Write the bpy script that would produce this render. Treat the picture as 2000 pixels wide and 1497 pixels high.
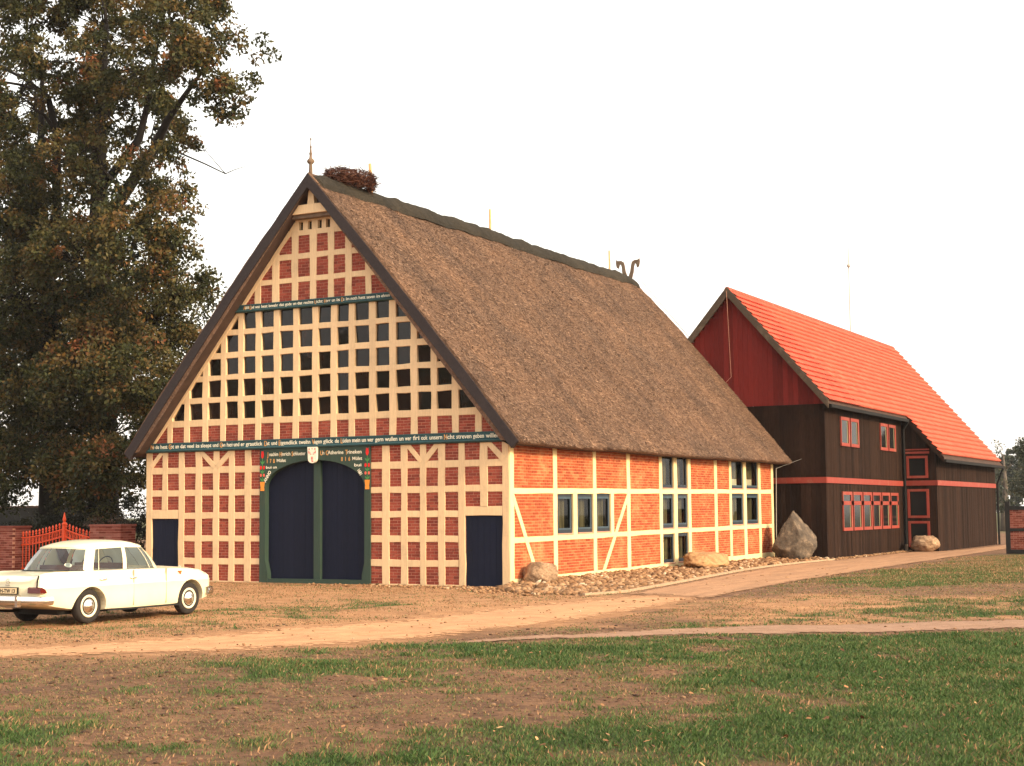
import bpy, bmesh, math, random
import numpy as np
from mathutils import Vector, Matrix, noise as mnoise

for _o in list(bpy.data.objects):
    bpy.data.objects.remove(_o)
SC = bpy.context.scene
COL = SC.collection
RNG = np.random.default_rng(11)
random.seed(11)

# ------------------------------------------------------------------ camera, world, sun, exposure
cam_data = bpy.data.cameras.new('camera')
cam = bpy.data.objects.new('camera', cam_data)
COL.objects.link(cam)
yaw, pitch, roll = -0.494259, 0.084781, -0.008228
fwd = Vector((math.sin(yaw) * math.cos(pitch), math.cos(yaw) * math.cos(pitch), math.sin(pitch)))
rgt = Vector((math.cos(yaw), -math.sin(yaw), 0))
upv = rgt.cross(fwd)
r2 = math.cos(roll) * rgt + math.sin(roll) * upv
u2 = -math.sin(roll) * rgt + math.cos(roll) * upv
mw = Matrix((r2, u2, -fwd)).transposed().to_4x4()
mw.translation = Vector((19.0195, -35.1054, 1.9737))
cam.matrix_world = mw
cam_data.sensor_width = 36.0
cam_data.lens = 2949.65 / 2000.0 * 36.0
cam_data.clip_start = 0.1
cam_data.clip_end = 5000
SC.camera = cam

SUN_AZ = math.radians(99)     # compass angle of the sun, clockwise from +y
SUN_EL = math.radians(24)
world = bpy.data.worlds.new('World')
SC.world = world
world.use_nodes = True
wn = world.node_tree
wn.nodes.clear()
w_out = wn.nodes.new('ShaderNodeOutputWorld')
w_sky = wn.nodes.new('ShaderNodeTexSky')
w_sky.sky_type = 'NISHITA'
w_sky.sun_disc = False
w_sky.sun_elevation = SUN_EL
w_sky.sun_rotation = SUN_AZ
w_sky.dust_density = 6.0
w_sky.air_density = 1.5
w_b1 = wn.nodes.new('ShaderNodeBackground')
w_b1.inputs[1].default_value = 0.06
w_b2 = wn.nodes.new('ShaderNodeBackground')       # thin bright overcast in front of the blue
w_b2.inputs[0].default_value = (1.0, 0.93, 0.84, 1)
w_b2.inputs[1].default_value = 0.78
w_add = wn.nodes.new('ShaderNodeAddShader')
wn.links.new(w_sky.outputs[0], w_b1.inputs[0])
wn.links.new(w_b1.outputs[0], w_add.inputs[0])
wn.links.new(w_b2.outputs[0], w_add.inputs[1])
wn.links.new(w_add.outputs[0], w_out.inputs[0])

sun_data = bpy.data.lights.new('sun', 'SUN')
sun_data.energy = 2.9
sun_data.color = (1.0, 0.80, 0.55)
sun_data.angle = math.radians(9)
sun = bpy.data.objects.new('sun', sun_data)
COL.objects.link(sun)
sdir = Vector((math.sin(SUN_AZ) * math.cos(SUN_EL), math.cos(SUN_AZ) * math.cos(SUN_EL), math.sin(SUN_EL)))
sun.rotation_euler = sdir.to_track_quat('Z', 'Y').to_euler()
sun.location = (40, 0, 40)

SC.view_settings.view_transform = 'Standard'
SC.view_settings.look = 'None'
SC.view_settings.exposure = 0.92
SC.view_settings.gamma = 1.0
SC.view_settings.use_curve_mapping = False
SC.cycles.max_bounces = 6
SC.cycles.transparent_max_bounces = 12
SC.cycles.use_denoising = True


# ------------------------------------------------------------------ helpers
def tag(o, label=None, cat=None, group=None, kind=None):
    if label: o['label'] = label
    if cat: o['category'] = cat
    if group: o['group'] = group
    if kind: o['kind'] = kind
    return o


def empty(name, loc=(0, 0, 0), rz=0.0, parent=None):
    o = bpy.data.objects.new(name, None)
    COL.objects.link(o)
    o.location = loc
    o.rotation_euler = (0, 0, rz)
    o.empty_display_size = 0.2
    if parent: o.parent = parent
    return o


class MB:
    """collects faces, builds one mesh object"""
    def __init__(self):
        self.v = []; self.f = []; self.m = []

    def add(self, vs, fs, mat=0):
        b = len(self.v)
        self.v.extend([tuple(p) for p in vs])
        self.f.extend([tuple(i + b for i in f) for f in fs])
        self.m.extend([mat] * len(fs))
        return self

    def box(self, x0, x1, y0, y1, z0, z1, mat=0):
        return self.add([(x0, y0, z0), (x1, y0, z0), (x1, y1, z0), (x0, y1, z0), (x0, y0, z1), (x1, y0, z1), (x1, y1, z1), (x0, y1, z1)],
                        [(0, 3, 2, 1), (4, 5, 6, 7), (0, 1, 5, 4), (1, 2, 6, 5), (2, 3, 7, 6), (3, 0, 4, 7)], mat)

    def prism(self, pts, d0, d1, axis='y', mat=0):
        """polygon in (a, b) extruded along an axis: y -> (a, d, b), x -> (d, a, b), z -> (a, b, d)"""
        n = len(pts)
        if axis == 'y': f = lambda p, d: (p[0], d, p[1])
        elif axis == 'x': f = lambda p, d: (d, p[0], p[1])
        else: f = lambda p, d: (p[0], p[1], d)
        vs = [f(p, d0) for p in pts] + [f(p, d1) for p in pts]
        fs = [tuple(range(n)), tuple(range(2 * n - 1, n - 1, -1))]
        fs += [(i, i + n, (i + 1) % n + n, (i + 1) % n) for i in range(n)]
        area = sum(pts[i][0] * pts[(i + 1) % n][1] - pts[(i + 1) % n][0] * pts[i][1] for i in range(n))
        flip = (area < 0) ^ (axis in 'xz') ^ (d1 < d0)
        if flip: fs = [tuple(reversed(g)) for g in fs]
        return self.add(vs, fs, mat)

    def tube(self, pts, radii, n=8, mat=0, caps=True):
        pts = [Vector(p) for p in pts]
        if not hasattr(radii, '__len__'): radii = [radii] * len(pts)
        rings = []
        prev = None
        for i, p in enumerate(pts):
            t = (pts[min(i + 1, len(pts) - 1)] - pts[max(i - 1, 0)])
            if t.length < 1e-9: t = Vector((0, 0, 1))
            t.normalize()
            if prev is None:
                a = Vector((1, 0, 0)) if abs(t.x) < 0.8 else Vector((0, 1, 0))
                u = (a - t * a.dot(t)).normalized()
            else:
                u = prev - t * prev.dot(t)
                u = u.normalized() if u.length > 1e-6 else Vector((1, 0, 0))
            prev = u
            w = t.cross(u)
            rings.append([p + radii[i] * (math.cos(k * 2 * math.pi / n) * u + math.sin(k * 2 * math.pi / n) * w) for k in range(n)])
        vs = [q for r in rings for q in r]
        fs = []
        for i in range(len(rings) - 1):
            for k in range(n):
                a = i * n + k; b = i * n + (k + 1) % n
                fs.append((a, b, b + n, a + n))
        if caps:
            fs.append(tuple(range(n - 1, -1, -1)))
            fs.append(tuple(range((len(rings) - 1) * n, len(rings) * n)))
        return self.add(vs, fs, mat)

    def lathe(self, prof, c=(0, 0, 0), n=16, axis='z', mat=0):
        """prof: list of (radius, height)"""
        vs = []; fs = []
        for r, h in prof:
            for k in range(n):
                a = 2 * math.pi * k / n
                ca, sa = r * math.cos(a), r * math.sin(a)
                if axis == 'z': q = (c[0] + ca, c[1] + sa, c[2] + h)
                elif axis == 'y': q = (c[0] + ca, c[1] + h, c[2] - sa)
                else: q = (c[0] + h, c[1] + ca, c[2] + sa)
                vs.append(q)
        for i in range(len(prof) - 1):
            for k in range(n):
                a = i * n + k; b = i * n + (k + 1) % n
                fs.append((a, b, b + n, a + n))
        fs.append(tuple(range(n - 1, -1, -1)))
        fs.append(tuple(range((len(prof) - 1) * n, len(prof) * n)))
        return self.add(vs, fs, mat)

    def build(self, name, mats, parent=None, smooth=False, loc=None):
        me = bpy.data.meshes.new(name)
        me.from_pydata(self.v, [], self.f)
        if not isinstance(mats, (list, tuple)): mats = [mats]
        for m in mats: me.materials.append(m)
        if len(mats) > 1: me.polygons.foreach_set('material_index', self.m)
        if smooth: me.polygons.foreach_set('use_smooth', [True] * len(me.polygons))
        me.update()
        o = bpy.data.objects.new(name, me)
        COL.objects.link(o)
        if parent: o.parent = parent
        if loc is not None: o.location = loc
        return o


def np_mesh(name, verts, faces, mat, parent=None, attrs=None, smooth=False):
    """fast mesh from arrays; faces (n, k) all of the same size; attrs: name -> per-vertex floats"""
    me = bpy.data.meshes.new(name)
    verts = np.asarray(verts, np.float32); faces = np.asarray(faces, np.int32)
    n, k = faces.shape
    me.vertices.add(len(verts)); me.vertices.foreach_set('co', verts.ravel())
    me.loops.add(n * k); me.loops.foreach_set('vertex_index', faces.ravel())
    me.polygons.add(n); me.polygons.foreach_set('loop_start', np.arange(0, n * k, k, dtype=np.int32))
    if attrs:
        for a, d in attrs.items():
            at = me.attributes.new(a, 'FLOAT', 'POINT')
            at.data.foreach_set('value', np.asarray(d, np.float32))
    me.materials.append(mat)
    me.update(calc_edges=True)
    me.validate()
    if smooth: me.polygons.foreach_set('use_smooth', [True] * len(me.polygons))
    o = bpy.data.objects.new(name, me)
    COL.objects.link(o)
    if parent: o.parent = parent
    return o


def obj_from(name, me, parent=None, loc=(0, 0, 0), scale=(1, 1, 1), rot=(0, 0, 0)):
    o = bpy.data.objects.new(name, me)
    COL.objects.link(o)
    o.location = loc; o.scale = scale; o.rotation_euler = rot
    if parent: o.parent = parent
    return o


def h2(ix, iy, seed=0):
    n = (ix.astype(np.int64) * 374761393 + iy.astype(np.int64) * 668265263 + seed * 1442695041) & 0xffffffff
    n = ((n ^ (n >> 13)) * 1274126177) & 0xffffffff
    return ((n ^ (n >> 16)) & 0xffff) / 65535.0


def vnoise(x, y, seed=0):
    x = np.asarray(x, float); y = np.asarray(y, float)
    ix = np.floor(x); iy = np.floor(y)
    fx = x - ix; fy = y - iy
    fx = fx * fx * (3 - 2 * fx); fy = fy * fy * (3 - 2 * fy)
    a = h2(ix, iy, seed); b = h2(ix + 1, iy, seed); c = h2(ix, iy + 1, seed); d = h2(ix + 1, iy + 1, seed)
    return (a * (1 - fx) + b * fx) * (1 - fy) + (c * (1 - fx) + d * fx) * fy


def fbm(x, y, seed=0, oct=4):
    s = 0; a = 0.5; t = 0
    for i in range(oct):
        s = s + a * vnoise(x * 2 ** i, y * 2 ** i, seed + i * 7); t += a; a *= 0.55
    return s / t


def in_poly(px, py, poly):
    r = np.zeros(px.shape, bool)
    n = len(poly)
    for i in range(n):
        x1, y1 = poly[i]; x2, y2 = poly[(i + 1) % n]
        c = ((y1 > py) != (y2 > py)) & (px < (x2 - x1) * (py - y1) / (y2 - y1 + 1e-12) + x1)
        r ^= c
    return r


def dist_poly(px, py, poly, closed=True):
    d = np.full(px.shape, 1e9)
    n = len(poly)
    for i in range(n if closed else n - 1):
        x1, y1 = poly[i]; x2, y2 = poly[(i + 1) % n]
        dx, dy = x2 - x1, y2 - y1
        t = np.clip(((px - x1) * dx + (py - y1) * dy) / (dx * dx + dy * dy + 1e-12), 0, 1)
        d = np.minimum(d, np.hypot(px - x1 - t * dx, py - y1 - t * dy))
    return d


# ------------------------------------------------------------------ materials
class NT:
    def __init__(self, name):
        self.mat = bpy.data.materials.new(name)
        self.mat.use_nodes = True
        self.t = self.mat.node_tree
        self.t.nodes.clear()
        self.out = self.t.nodes.new('ShaderNodeOutputMaterial')

    def n(self, kind, **kw):
        nd = self.t.nodes.new('ShaderNode' + kind)
        for k, v in kw.items():
            if k.startswith('i_'): nd.inputs[k[2:].replace('_', ' ')].default_value = v
            elif k.startswith('x'): nd.inputs[int(k[1:])].default_value = v
            else: setattr(nd, k, v)
        return nd

    def l(self, a, b): self.t.links.new(a, b)

    def ramp(self, fac, stops):
        r = self.n('ValToRGB')
        e = r.color_ramp.elements
        while len(e) < len(stops): e.new(0.5)
        for i, (p, c) in enumerate(stops):
            e[i].position = p
            e[i].color = (*c, 1) if len(c) == 3 else c
        self.l(fac, r.inputs[0])
        return r.outputs[0]

    def mix(self, fac, a, b, mode='MIX'):
        m = self.n('MixRGB', blend_type=mode)
        for s, i in ((fac, 0), (a, 1), (b, 2)):
            if hasattr(s, 'is_linked') or hasattr(s, 'node'): self.l(s, m.inputs[i])
            elif i == 0: m.inputs[0].default_value = s
            else: m.inputs[i].default_value = (*s, 1)
        return m.outputs[0]

    def math(self, op, a, b=0.0):
        m = self.n('Math', operation=op)
        for s, i in ((a, 0), (b, 1)):
            if hasattr(s, 'node'): self.l(s, m.inputs[i])
            else: m.inputs[i].default_value = s
        return m.outputs[0]

    def pos(self, scale=(1, 1, 1), rot=(0, 0, 0)):
        g = self.n('NewGeometry')
        mp = self.n('Mapping')
        mp.inputs['Scale'].default_value = scale
        mp.inputs['Rotation'].default_value = rot
        self.l(g.outputs['Position'], mp.inputs[0])
        return mp.outputs[0]

    def noise(self, vec, scale, detail=4, rough=0.6):
        n = self.n('TexNoise')
        n.inputs['Scale'].default_value = scale
        n.inputs['Detail'].default_value = detail
        n.inputs['Roughness'].default_value = rough
        self.l(vec, n.inputs['Vector'])
        return n.outputs[0]

    def bump(self, h, strength=0.5, dist=0.02):
        b = self.n('Bump')
        b.inputs['Strength'].default_value = strength
        b.inputs['Distance'].default_value = dist
        self.l(h, b.inputs['Height'])
        return b.outputs[0]

    def bsdf(self, col, rough=0.8, normal=None, spec=0.3, metal=0.0, **kw):
        b = self.n('BsdfPrincipled')
        if hasattr(col, 'node'): self.l(col, b.inputs['Base Color'])
        else: b.inputs['Base Color'].default_value = (*col, 1)
        if hasattr(rough, 'node'): self.l(rough, b.inputs['Roughness'])
        else: b.inputs['Roughness'].default_value = rough
        b.inputs['Specular IOR Level'].default_value = spec
        b.inputs['Metallic'].default_value = metal
        for k, v in kw.items(): b.inputs[k.replace('_', ' ')].default_value = v
        if normal is not None: self.l(normal, b.inputs['Normal'])
        return b

    def done(self, sh):
        self.l(sh.outputs[0] if hasattr(sh, 'outputs') else sh, self.out.inputs[0])
        return self.mat


def rand_id(t):
    """a random number that differs per loose piece and per object"""
    g = t.n('NewGeometry'); oi = t.n('ObjectInfo')
    return t.math('FRACT', t.math('ADD', g.outputs['Random Per Island'], oi.outputs['Random']))


def m_plain(name, col, rough=0.7, vary=0.12, scale=3.0, spec=0.3, bump=0.0, bscale=40, metal=0.0, stretch=(1, 1, 1)):
    t = NT(name)
    p = t.pos(stretch)
    n = t.noise(p, scale, 5)
    c1 = tuple(max(0, c * (1 - vary)) for c in col); c2 = tuple(min(1, c * (1 + vary)) for c in col)
    colr = t.ramp(n, [(0.3, c1), (0.7, c2)])
    nb = t.bump(t.noise(p, bscale, 3), bump, 0.01) if bump else None
    return t.done(t.bsdf(colr, rough, nb, spec, metal))


def m_pieces(name, stops, rough=0.85, nscale=25, namt=0.35, bump=0.3, bdist=0.004, spec=0.2, grime=None):
    """many pieces (bricks, tiles, stones): each its own shade from a ramp, plus fine mottling"""
    t = NT(name)
    r = rand_id(t)
    col = t.ramp(r, stops)
    p = t.pos()
    n = t.noise(p, nscale, 5, 0.7)
    dark = t.ramp(n, [(0.25, (1 - namt,) * 3), (0.75, (1 + namt * 0.4,) * 3)])
    col = t.mix(1.0, col, dark, 'MULTIPLY')
    if grime:
        g = t.noise(p, grime[0], 4)
        col = t.mix(t.ramp(g, [(grime[1], (0, 0, 0)), (min(1, grime[1] + 0.2), (grime[3],) * 3)]), col, grime[2])
    return t.done(t.bsdf(col, rough, t.bump(n, bump, bdist), spec))


M = {}
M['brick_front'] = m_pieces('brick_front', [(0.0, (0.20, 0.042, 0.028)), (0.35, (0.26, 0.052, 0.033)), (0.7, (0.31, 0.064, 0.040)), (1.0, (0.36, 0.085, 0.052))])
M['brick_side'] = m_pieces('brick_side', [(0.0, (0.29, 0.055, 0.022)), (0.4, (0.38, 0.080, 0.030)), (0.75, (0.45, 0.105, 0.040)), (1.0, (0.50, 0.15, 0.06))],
                           grime=(0.9, 0.52, (0.52, 0.27, 0.12), 0.55))  # orangier bricks, with the sun's warmth put into the colour too
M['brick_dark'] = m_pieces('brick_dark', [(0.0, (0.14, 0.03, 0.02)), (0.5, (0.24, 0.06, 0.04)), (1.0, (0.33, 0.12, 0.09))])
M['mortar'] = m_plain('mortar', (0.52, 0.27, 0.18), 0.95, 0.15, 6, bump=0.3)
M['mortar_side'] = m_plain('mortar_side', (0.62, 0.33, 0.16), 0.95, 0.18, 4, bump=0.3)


def m_paintwood(name, col, rough=0.6, wear=0.10, stretch=(6, 6, 0.7), dirt=(0.35, 0.25, 0.16), dirtamt=0.35, spec=0.25, pv=0.10):
    t = NT(name)
    p = t.pos(stretch)
    grain = t.noise(p, 5, 6, 0.65)
    c1 = tuple(c * (1 - wear) for c in col)
    c = t.ramp(grain, [(0.3, c1), (0.65, col)])
    blot = t.noise(t.pos(), 1.7, 6, 0.7)
    c = t.mix(t.ramp(blot, [(0.52, (0, 0, 0)), (0.8, (dirtamt,) * 3)]), c, dirt)
    r = rand_id(t)
    c = t.mix(1.0, c, t.ramp(r, [(0, (1 - pv,) * 3), (1, (1 + pv * 0.4,) * 3)]), 'MULTIPLY')
    return t.done(t.bsdf(c, rough, t.bump(grain, 0.25, 0.006), spec))


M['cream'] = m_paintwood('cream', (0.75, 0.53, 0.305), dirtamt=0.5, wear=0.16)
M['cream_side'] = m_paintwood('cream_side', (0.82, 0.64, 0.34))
M['green'] = m_paintwood('green', (0.035, 0.062, 0.045), 0.55, 0.25, dirt=(0.07, 0.06, 0.03))
M['band'] = m_paintwood('band', (0.03, 0.085, 0.095), 0.5, 0.3, dirt=(0.02, 0.03, 0.03))
M['navy'] = m_paintwood('navy', (0.008, 0.011, 0.027), 0.6, 0.3, dirt=(0.012, 0.013, 0.027), spec=0.12)
M['gold'] = m_plain('gold', (0.62, 0.30, 0.09), 0.5, 0.2, 20)
M['white_paint'] = m_plain('white_paint', (0.80, 0.74, 0.58), 0.6, 0.08, 20)
M['tulip_red'] = m_plain('tulip_red', (0.62, 0.012, 0.01), 0.5, 0.15, 10)
M['pot_orange'] = m_plain('pot_orange', (0.75, 0.26, 0.03), 0.5, 0.15, 10)
M['leaf_green'] = m_plain('leaf_green', (0.06, 0.22, 0.06), 0.5, 0.15, 10)
M['barge'] = m_paintwood('barge', (0.034, 0.025, 0.026), 0.75, 0.35, (3, 3, 3), dirt=(0.075, 0.05, 0.04))
M['soffit'] = m_plain('soffit', (0.05, 0.028, 0.02), 0.9, 0.3, 4, bump=0.4)
M['dark'] = m_plain('dark', (0.012, 0.010, 0.010), 0.9, 0.2, 3)
M['wood_pale'] = m_plain('wood_pale', (0.62, 0.36, 0.17), 0.8, 0.2, 6)
M['wood_weathered'] = m_plain('wood_weathered', (0.16, 0.11, 0.075), 0.85, 0.3, 8, bump=0.3)
M['winframe'] = m_plain('winframe', (0.018, 0.027, 0.040), 0.5, 0.2, 5)
M['winframe_light'] = m_plain('winframe_light', (0.036, 0.060, 0.082), 0.5, 0.2, 5)
M['sill'] = m_plain('sill', (0.55, 0.27, 0.18), 0.8, 0.15, 5)
M['chrome'] = NT('chrome').mat
_t = NT('chrome'); M['chrome'] = _t.done(_t.bsdf((0.78, 0.77, 0.75), 0.16, None, 0.5, 1.0))
M['iron'] = m_plain('iron', (0.013, 0.012, 0.012), 0.7, 0.2, 5, spec=0.1)


def m_curtain():
    t = NT('curtain')
    g = t.noise(t.pos((1, 26, 0.6)), 1.0, 2)
    c = t.ramp(g, [(0.35, (0.06, 0.05, 0.03)), (0.65, (0.26, 0.22, 0.13))])
    return t.done(t.bsdf(c, 0.95, None, 0.1))
M['curtain'] = m_curtain()


def m_glass(name, tint=(0.75, 0.8, 0.8), refl=1.0, dark=0.0):
    t = NT(name)
    tr = t.n('BsdfTransparent'); tr.inputs[0].default_value = (*tint, 1)
    gl = t.n('BsdfGlossy'); gl.inputs['Roughness'].default_value = 0.03
    fr = t.n('Fresnel'); fr.inputs[0].default_value = 1.5
    ms = t.n('MixShader')
    t.l(t.math('MULTIPLY', fr.outputs[0], refl), ms.inputs[0])
    t.l(tr.outputs[0], ms.inputs[1]); t.l(gl.outputs[0], ms.inputs[2])
    return t.done(ms)
M['glass'] = m_glass('glass', (0.6, 0.62, 0.58), 0.6)
M['car_glass'] = m_glass('car_glass', (0.74, 0.82, 0.86), 1.3)


def m_pane():
    t = NT('dark_pane')
    n = t.noise(t.pos(), 1.3, 3)
    n2 = t.noise(t.pos((9, 9, 0.8)), 1.0, 3)
    c = t.mix(t.ramp(n, [(0.5, (0, 0, 0)), (0.66, (1, 1, 1))]), (0.006, 0.004, 0.004), t.ramp(n2, [(0.4, (0.008, 0.005, 0.004)), (0.7, (0.035, 0.016, 0.011))]))
    return t.done(t.bsdf(c, 0.06, t.bump(t.noise(t.pos(), 2.2, 2), 0.06, 0.03), 0.36))
M['dark_pane'] = m_pane()


def m_thatch(name, a, b, c, ang=0.0):
    t = NT(name)
    p = t.pos((1, 1, 1))
    n1 = t.noise(p, 16, 8, 0.85)
    n2 = t.noise(p, 0.5, 5, 0.6)
    n3 = t.noise(t.pos((2.6, 14, 2.6)), 2.6, 6, 0.8)
    col = t.ramp(n1, [(0.28, a), (0.5, b), (0.74, c)])
    col = t.mix(1.0, col, t.ramp(n2, [(0.3, (0.74, 0.76, 0.78)), (0.7, (1.14, 1.08, 1.0))]), 'MULTIPLY')
    col = t.mix(1.0, col, t.ramp(n3, [(0.3, (0.68, 0.68, 0.68)), (0.7, (1.25, 1.22, 1.18))]), 'MULTIPLY')
    n5 = t.noise(t.pos((0.22, 1.5, 0.22)), 1.0, 6, 0.65)
    col = t.mix(1.0, col, t.ramp(n5, [(0.32, (0.78, 0.79, 0.82)), (0.68, (1.18, 1.15, 1.1))]), 'MULTIPLY')
    hh = t.math('ADD', n1, n3)
    return t.done(t.bsdf(col, 0.95, t.bump(hh, 0.7, 0.05), 0.1))
M['thatch'] = m_thatch('thatch', (0.050, 0.032, 0.024), (0.175, 0.109, 0.078), (0.37, 0.24, 0.17))
M['ridge'] = m_thatch('ridge', (0.014, 0.012, 0.010), (0.038, 0.034, 0.028), (0.085, 0.072, 0.055))


def m_reed():
    t = NT('reed')
    c = t.ramp(rand_id(t), [(0, (0.036, 0.023, 0.017)), (0.4, (0.135, 0.083, 0.060)), (0.8, (0.27, 0.17, 0.118)), (1, (0.52, 0.345, 0.235))])
    g = t.n('NewGeometry')
    n2 = t.noise(g.outputs['Position'], 0.5, 5, 0.6)
    c = t.mix(1.0, c, t.ramp(n2, [(0.3, (0.74, 0.76, 0.78)), (0.7, (1.14, 1.08, 1.0))]), 'MULTIPLY')
    n5 = t.noise(t.pos((0.22, 1.5, 0.22)), 1.0, 6, 0.65)
    c = t.mix(1.0, c, t.ramp(n5, [(0.32, (0.78, 0.79, 0.82)), (0.68, (1.18, 1.15, 1.1))]), 'MULTIPLY')
    return t.done(t.bsdf(c, 0.9, None, 0.1))
M['reed'] = m_reed()


# ------------------------------------------------------------------ ground, road, lane, path
LAWN = [(6.96, -17.06), (8.16, -15.0), (11.18, -12.1), (15.31, -9.05), (22, -5), (40, 3), (40, -34), (11.55, -28), (10.42, -25.52), (11.46, -23.96), (12.42, -21.88), (13.16, -20.70), (12.49, -19.04), (10.55, -18.11), (8.72, -17.49)]
PATCHES = [([(5.54, -19.62), (5.61, -18.46), (6.96, -17.06), (9.06, -18.08), (8.85, -20.11), (7.35, -21.07)], 0.72),
           ([(5.36, -25.5), (8.14, -23.66), (9.80, -24.58), (11.81, -26.81), (9, -30), (4, -29)], 0.95),
           ([(9.30, -11.13), (9.81, -4.96), (13.50, 3.78), (20, 8), (20, -2), (14.85, -5.87), (10.49, -10.16)], 0.55),
           ([(6.74, 5.13), (6.2, 20), (5.96, 35.76), (7, 60), (40, 60), (40, 9), (20, 8), (12.94, 7.79), (9.06, 1.72)], 0.85),
           ([(-0.23, -15.27), (-0.64, -11.50), (-1.86, -6.41), (2.01, -6.01), (1.81, -13.02)], 0.42)]
BARE = [((10.6, -16.3), 0.9, 0.5), ((12.0, -17.4), 1.0, 0.55), ((13.4, -15.0), 0.8, 0.45), ((11.0, -14.4), 0.8, 0.4), ((13.9, -19.4), 1.0, 0.5), ((15.0, -12.6), 0.9, 0.45), ((9.6, -25.0), 0.7, 0.6)]


def grass_mask(x, y):
    x = np.asarray(x, float); y = np.asarray(y, float)
    jx = x + 1.1 * (fbm(x * 0.8, y * 0.8, 3) - 0.5) * 2; jy = y + 1.1 * (fbm(x * 0.8, y * 0.8, 9) - 0.5) * 2
    g = np.zeros(x.shape)
    for poly, amt in [(LAWN, 1.0)] + PATCHES:
        d = dist_poly(jx, jy, poly); ins = in_poly(jx, jy, poly)
        g = np.maximum(g, amt * np.clip(np.where(ins, d, -d) / 1.7 + 0.42, 0, 1))
    for (cx, cy), r, k in BARE:
        d = np.hypot(jx - cx, (jy - cy))
        g = g - k * np.clip(1.25 - d / r, 0, 1)
    n = fbm(x * 1.6, y * 1.6, 21, 5)
    n2 = fbm(x * 0.45, y * 0.45, 33, 3)
    n3 = fbm(x * 5.0, y * 5.0, 45, 3)
    g = g + (n - 0.5) * 1.5 + (n2 - 0.5) * 0.7 + (n3 - 0.5) * 0.6
    far = np.clip((np.hypot(x, y) - 70) / 30, 0, 1)
    return np.clip(np.maximum(g, far * 0.9), 0, 1)


SAND_TOP = [(-9, -27), (-4, -24.5), (-0.13, -20.11), (0.99, -18.26), (1.99, -16.53), (2.65, -14.09), (3.27, -11.03), (3.36, -7.09), (3.75, -4.35), (4.05, -2.6), (4.0, 1.0)]
SAND_BOT = [(-7, -29.5), (-2, -25.5), (1.69, -21.53), (3.07, -20.19), (4.39, -19.15), (5.56, -17.83), (6.62, -16.15), (7.31, -14.30), (7.55, -10.30), (7.25, -3.8), (6.9, 0.5)]
LANE_TOP = [(6.75, -15.55), (6.96, -15.25), (7.50, -13.80), (9.14, -11.44), (11.19, -9.50), (14.15, -6.99), (16.50, -5.08), (24, 1), (40, 12)]
LANE_BOT = [(7.25, -16.35), (7.45, -16.07), (8.12, -14.95), (9.89, -13.22), (11.85, -11.67), (14.62, -9.76), (16.77, -8.43), (24.5, -3.5), (41, 7)]
KERB = [(3.6, -3.05), (3.98, -1.6), (3.76, -0.13), (3.40, 3.10), (2.63, 8.25), (2.05, 13.0), (1.85, 16.5), (1.95, 21.3), (2.1, 22.3)]
PATH_L = [(4.0, -3.4)] + [(x + 0.09, y) for x, y in KERB[1:]] + [(2.12, 28.0), (2.12, 34.3), (3.6, 34.6), (3.62, 48), (3.6, 62)]
PATH_R = [(7.2, -4.2), (6.80, -2.15), (6.58, 1.37), (6.30, 5.5), (6.19, 8.99), (6.1, 14), (6.0, 20.0), (5.9, 26), (5.8, 31), (5.75, 35), (5.65, 38), (5.6, 42), (5.55, 50), (5.5, 62)]


SANDY = [(-12.4, -0.2), (0.3, -0.2), (3.5, -3), (7, -4), (8.2, -8), (10.3, -10.4), (14.8, -6.2), (20, -2.5), (20, 5), (12, 0), (8, -1), (7.3, -4), (7.3, -14), (6.5, -16.4), (1.5, -22), (-6, -27), (-9, -27), (-1.5, -17.5), (-5, -12), (-14, -9)]


def sandy_mask(x, y):
    jx = x + 1.4 * (fbm(x * 0.7, y * 0.7, 63) - 0.5) * 2; jy = y + 1.4 * (fbm(x * 0.7, y * 0.7, 69) - 0.5) * 2
    d = dist_poly(jx, jy, SANDY); ins = in_poly(jx, jy, SANDY)
    return np.clip(np.where(ins, d, -d) / 1.6 + 0.5 + (fbm(x * 1.3, y * 1.3, 77) - 0.5) * 0.9, 0, 1)


def ground_h(x, y):
    """small unevenness, faded out round the buildings"""
    d = np.minimum(np.hypot(np.clip(x - 2, 0, None), np.clip(-y, 0, None)) + np.clip(-x - 13, 0, None) + np.clip(y - 50, 0, None), 12) / 12
    h = (fbm(x * 0.35, y * 0.35, 5, 3) - 0.5) * 0.10 + (fbm(x * 1.7, y * 1.7, 15, 3) - 0.5) * 0.05
    return h * np.clip(d, 0, 1)


def axis_pts(lo, hi, step, ext):
    a = np.arange(lo, hi + 1e-6, step)
    k = 1.0; out_hi = []; v = hi; s = step
    while v < ext: s *= 1.35; v += s; out_hi.append(v)
    out_lo = []; v = lo; s = step
    while v > -ext: s *= 1.35; v -= s; out_lo.append(v)
    return np.concatenate([out_lo[::-1], a, out_hi])


gx = axis_pts(-9, 19, 0.14, 500); gy = axis_pts(-27, 10, 0.14, 500)
GX, GY = np.meshgrid(gx, gy)
gz = ground_h(GX.ravel(), GY.ravel()) - 0.004
nx, ny = len(gx), len(gy)
ii = (np.arange(ny - 1)[:, None] * nx + np.arange(nx - 1)[None, :]).ravel()


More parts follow.
